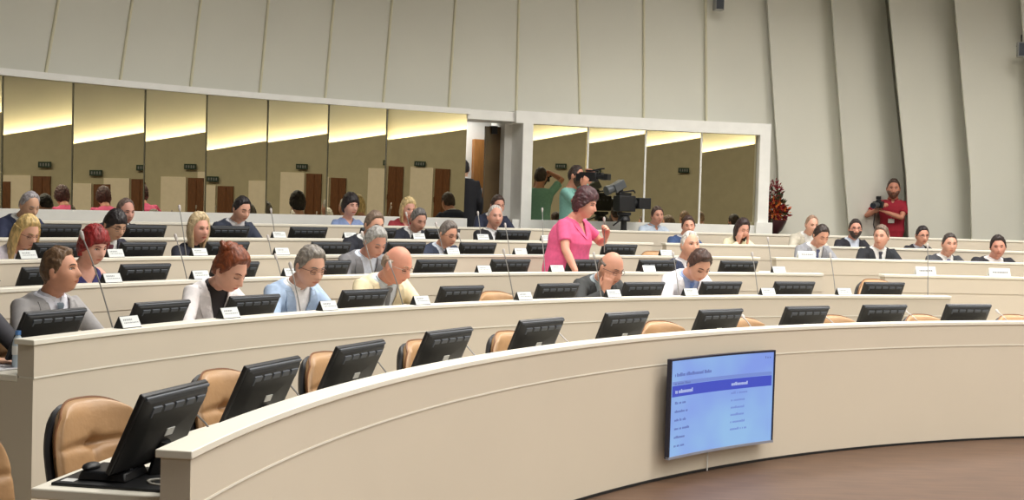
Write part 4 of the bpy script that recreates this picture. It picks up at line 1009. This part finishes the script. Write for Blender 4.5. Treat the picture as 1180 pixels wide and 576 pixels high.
# photographer's things
def box_camera(name, M, lab, cat):
    root = empty(name, M, lab, cat); return root
BLK = mat('camera_black', srgb(26, 27, 30), .45, nscale=30, namt=.1); GRY = mat('camera_grey', srgb(92, 96, 100), .4, .3)
pc = empty('photo_camera', _ph[1] @ Matrix.Translation((.22, .44, 1.36)) @ Matrix.Rotation(radians(-22), 4, 'Z') @ Matrix.Rotation(radians(-5), 4, 'X') @ Matrix.Diagonal((1.15, 1.15, 1.15, 1)), 'black photo camera with grey lens held by the photographer in dark red', 'camera')
mb = MB(); mb.box((0, 0, 0), (.145, .07, .095)); mb.box((0, .0, .06), (.07, .07, .03), taper=.7); mb.box((.055, .03, 0), (.035, .04, .09)); ob('camera_body', mb, BLK, pc, bevel=.008)
mb = MB(); mb.tube([(0, .03, 0), (0, .08, 0), (0, .081, 0), (0, .15, 0), (0, .151, 0), (0, .19, 0)], [.036, .036, .04, .04, .044, .046], 18); ob('lens', mb, GRY, pc)
mb = MB(); mb.tube([(0, .186, 0), (0, .194, 0)], [.038, .038], 18); ob('front_glass', mb, mat('lens_glass', srgb(18, 20, 30), .05), pc)
mb = MB(); mb.box((0, .0, .1), (.06, .05, .045)); ob('flash', mb, BLK, pc, bevel=.006)
mb = MB(); mb.tube([(.07, -.02, .03), (.1, -.12, -.1), (.12, -.1, -.3), (.08, -.1, -.42), (.0, -.12, -.3)], .008, 6, flat=2); ob('strap', mb, BLK, pc)
bd = empty('name_badge', _ph[1] @ Matrix.Translation((.015, .18, 1.10)) , 'white name badge on the dark red polo shirt', 'badge')
mb = MB(); mb.box((0, 0, 0), (.1, .006, .07)); ob('card', mb, PAPER, bd, bevel=.003); mb = MB(); mb.box((0, 0, .04), (.012, .006, .02)); ob('clip', mb, CHROME, bd)
# shoulder video camera
vc = empty('video_camera', _tm[1] @ Matrix.Translation((.07, .36, 1.62)) @ Matrix.Diagonal((.85, .8, .8, 1)), 'black video camera on the shoulder of the man in teal', 'camera')
mb = MB(); mb.box((0, -.05, 0), (.12, .34, .17)); mb.box((0, .02, .11), (.05, .24, .03)); mb.box((0, -.24, -.01), (.11, .09, .14)); ob('camera_body', mb, BLK, vc, bevel=.012)
mb = MB(); mb.tube([(0, .12, 0), (0, .2, 0), (0, .201, 0), (0, .29, 0)], [.045, .045, .055, .06], 16); ob('lens', mb, BLK, vc)
mb = MB(); mb.box((0, .32, 0), (.15, .08, .11), 0, None); ob('lens_hood', mb, BLK, vc, bevel=.006)
mb = MB(); mb.tube([(-.02, .16, .06), (-.16, .16, .06)], .022, 10); mb.tube([(-.14, .17, .06), (-.14, .07, .05)], [.022, .032], 10); ob('viewfinder', mb, BLK, vc)
mb = MB(); mb.box((-.061, -.06, .02), (.003, .1, .05)); ob('blue_label', mb, mat('pale_blue_label', srgb(150, 178, 220), .5), vc)
mb = MB(); mb.tube([(0, .06, .12), (0, .2, .15), (0, .26, .15)], [.012, .014, .014], 8); ob('microphone', mb, BLK, vc)
# camera on tripod
Mt = Matrix.Translation(PO(-19.45, 16.95, FL[7]))
tr = empty('camera_tripod', Mt, 'tall black tripod carrying the big studio camera before the mirrors', 'tripod')
mb = MB(); mb.tube([(0, 0, .55), (0, 0, 1.0)], [.05, .045], 14); ob('column', mb, BLK, tr)
for i in range(3):
    a = 2*pi*i/3+.4; mb = MB(); mb.tube([(.03*cos(a), .03*sin(a), .85), (.16*cos(a), .16*sin(a), .42), (.34*cos(a), .34*sin(a), .02)], [.028, .022, .016], 8); ob('leg', mb, BLK, tr)
mb = MB(); mb.lathe([(.001, .98), (.09, .98), (.1, 1.0), (.08, 1.06), (.11, 1.08), (.001, 1.09)], 18); mb.box((0, 0, 1.1), (.2, .14, .04)); ob('head', mb, BLK, tr, bevel=.005)
mb = MB(); mb.tube([(.0, -.05, 1.05), (-.18, -.3, .92)], .012, 8); ob('pan_bar', mb, BLK, tr)
Ms_ = Mt @ Matrix.Translation((0, 0, 1.12)) @ Matrix.Rotation(radians(-60), 4, 'Z')
sc_ = empty('studio_camera', Ms_, 'big black studio camera with grey lens, on the tripod before the mirrors', 'camera')
mb = MB(); mb.box((0, 0, .13), (.18, .30, .24)); mb.box((0, -.02, .27), (.12, .22, .05)); ob('camera_body', mb, BLK, sc_, bevel=.015)
mb = MB(); mb.box((.02, .30, .14), (.20, .22, .17), 0, None); mb.tube([(0, .12, .14), (0, .22, .14)], [.07, .08], 16); ob('lens_hood', mb, BLK, sc_, bevel=.01)
mb = MB(); Mv = Matrix.Translation((0, -.08, .37)) @ Matrix.Rotation(radians(28), 4, 'X'); mb.box((0, -.03, .04), (.14, .2, .13), 0, Mv); mb.tube([Mv @ V(p) for p in ((0, -.12, .05), (0, -.2, .06), (0, -.26, .07))], [.055, .07, .075], 16); ob('viewfinder', mb, GRY, sc_, bevel=.01)
mb = MB(); mb.tube([(0, -.06, .26), (0, -.08, .34)], [.04, .04], 10); mb.tube([(.07, -.1, .3), (.09, .1, .33), (.04, .16, .3)], .012, 6); ob('handle', mb, BLK, sc_)
mb = MB()
for i in range(4): mb.box((-.092, -.1+i*.06, .18), (.004, .03, .03))
ob('control_panel', mb, GREYP, sc_)
# dark camera bag on the wall foot
# flowers beside the right booth
fl = empty('flower_arrangement', Matrix.Translation(PO(-10.25, 17.62, FL[7])), 'tall arrangement of red and orange flowers beside the white booth frame', 'flowers')
mb = MB(); mb.lathe([(.001, 0), (.16, 0), (.16, .03), (.05, .06), (.035, .4), (.04, .78), (.07, .84), (.001, .84)], 20); ob('stand', mb, mat('dark_iron', srgb(52, 36, 34), .5), fl)
mb = MB(); mb.lathe([(.001, .82), (.08, .82), (.16, .9), (.22, 1.02), (.23, 1.06), (.2, 1.05), (.001, 1.0)], 24); ob('bowl', mb, mat('dark_maroon_pot', srgb(64, 34, 38), .4), fl)
rnd = random.Random(5)
def leafy(n, c, r, mats_, ls, nm):
    mb = MB()
    for i in range(n):
        d = V((rnd.gauss(0, 1), rnd.gauss(0, 1), rnd.gauss(0, 1)*.9)).normalized(); p = V(c)+V((d.x*r[0], d.y*r[1], d.z*r[2]))*rnd.uniform(.35, 1)
        u = (d+V((rnd.uniform(-.6, .6), rnd.uniform(-.6, .6), rnd.uniform(-.2, .8)))).normalized(); w_ = u.cross(V((rnd.random(), rnd.random(), rnd.random()))).normalized(); l = ls*rnd.uniform(.6, 1.3)
        nn = u.cross(w_)*l*.12
        mb.add([p, p+u*l*.5+w_*l*.22+nn, p+u*l, p+u*l*.5-w_*l*.22+nn, p+u*l*.5-nn], [(0, 1, 4), (1, 2, 4), (2, 3, 4), (3, 0, 4)], rnd.randrange(len(mats_)))
    ob(nm, mb, mats_, fl, smooth=False)
LF = [cloth((58, 66, 40)), cloth((92, 84, 50))]; FLW = [cloth((196, 84, 44)), cloth((150, 34, 44)), cloth((224, 130, 60)), cloth((120, 30, 44))]
leafy(170, (0, 0, 1.25), (.25, .25, .30), LF, .10, 'foliage'); leafy(520, (0, 0, 1.2), (.25, .25, .18), FLW, .085, 'blossoms'); leafy(160, (0, 0, 1.52), (.15, .15, .2), [FLW[1], FLW[3], cloth((170, 100, 104))], .06, 'upper_blossoms')
mb = MB(); mb.lathe([(.001, .36), (.1, .36), (.17, .44), (.18, .5), (.001, .48)], 20); ob('lower_bowl', mb, mat('dark_maroon_pot_b', srgb(58, 32, 34), .4), fl)
leafy(200, (.08, 0, .58), (.24, .24, .15), [FLW[1], FLW[3], LF[0]], .09, 'lower_blossoms')
# hanging speaker on the upper wall, and one at the right border
for i, (th_, z_, lab, sc2) in enumerate(((-13.45, 5.28, 'small grey loudspeaker hanging at the top of the wall', 1), (2.95, 4.72, 'small grey fixture on the wall at the right border', .8))):
    sp_ = empty('wall_loudspeaker', Matrix.Translation(PO(th_, 17.75, z_)) @ Matrix.Rotation(-radians(th_), 4, 'Z') @ Matrix.Scale(sc2, 4), lab, 'loudspeaker')
    mb = MB(); mb.box((0, 0, 0.05), (.15, .13, .3)); ob('cabinet', mb, mat('grey_enamel_%d' % i, srgb(150, 152, 150), .5), sp_, bevel=.01)
    mb = MB(); mb.box((0, -.068, .05), (.12, .006, .26)); ob('grille', mb, GREYP, sp_); mb = MB(); mb.tube([(0, .05, .1), (0, .25, .15)], .02, 8); mb.tube([(0, 0, .2), (0, 0, .35)], .012, 8); ob('bracket', mb, DARKM, sp_)
# printed sheets at far left of the second desk
for i, (th_, dr_, rz, c_) in enumerate(((-68.1, .44, 10, (70, 60, 74)), (-69.0, .42, -14, (228, 228, 232)))):
    o = empty('printed_sheet', frame(2, th_, dr_, TOP[2]-DZ+.001*(i+1)) @ Matrix.Rotation(radians(rz), 4, 'Z'), ['dark printed magazine lying on the desk at the left edge', 'loose white paper sheet on the desk at the left edge'][i], 'paper')
    mb = MB(); mb.box((0, 0, .004), (.21, .29, .006)); pg = ob('page', mb, cloth(c_, .5), o)
    mb = MB()
    for q in range(5): mb.box((-.05+.02*(q % 3), -.1+.05*q, .0075), (.08, .03, .001))
    ob('printed_block', mb, cloth((150, 92, 104) if i == 0 else (150, 150, 156), .5), pg)
#PEOPLE_END

# ------------------------------------------------------------------ lights
def area(name, loc, size, power, col=(1, .96, .9), rot=(0, 0, 0), sy=None):
    l = bpy.data.lights.new(name, 'AREA'); l.energy = power; l.size = size; l.color = col
    if sy: l.shape = 'RECTANGLE'; l.size_y = sy
    o = bpy.data.objects.new(name, l); COL.objects.link(o); o.location = loc; o.rotation_euler = rot; return o
for x, y in ((1, 4), (5, 3), (10, 4), (0, 8.5), (4, 8), (8, 8), (12, 8), (-1, 12), (3, 12.5), (7, 13), (11, 12.5), (4, 16), (8, 16.4), (4, -2), (10, -2), (15, 3)):
    area('ceiling_or_fill_lamp', (x, y, 7.15), 1.6, 190).data.spread = radians(145)
for x, y in ((-3.5, 12), (-1, 14.5), (2.5, 16.6), (6.5, 17.6), (10, 17)):
    area('ceiling_or_fill_lamp', (x, y, 7.1), 1.4, 34)  # added fill, no real fixtures: lifts the back wall and white trim
for x, y in ((19, 5), (18, 10), (19, 0), (16, -4)):
    area('ceiling_or_fill_lamp', (x, y, 7.15), 1.6, 300)  # unseen fill added to brighten the opposite wall reflected in the mirrors
w = bpy.data.worlds.new('world'); S.world = w; w.use_nodes = True; w.node_tree.nodes['Background'].inputs[0].default_value = (.9, .9, .85, 1); w.node_tree.nodes['Background'].inputs[1].default_value = .25
area('corridor_lamp', PO(-26, 18.6, 3.5), .4, 14)
S.view_settings.view_transform = 'Standard'; S.view_settings.look = 'None'; S.view_settings.gamma = 1; S.view_settings.exposure = -.06
S.view_settings.use_curve_mapping = False
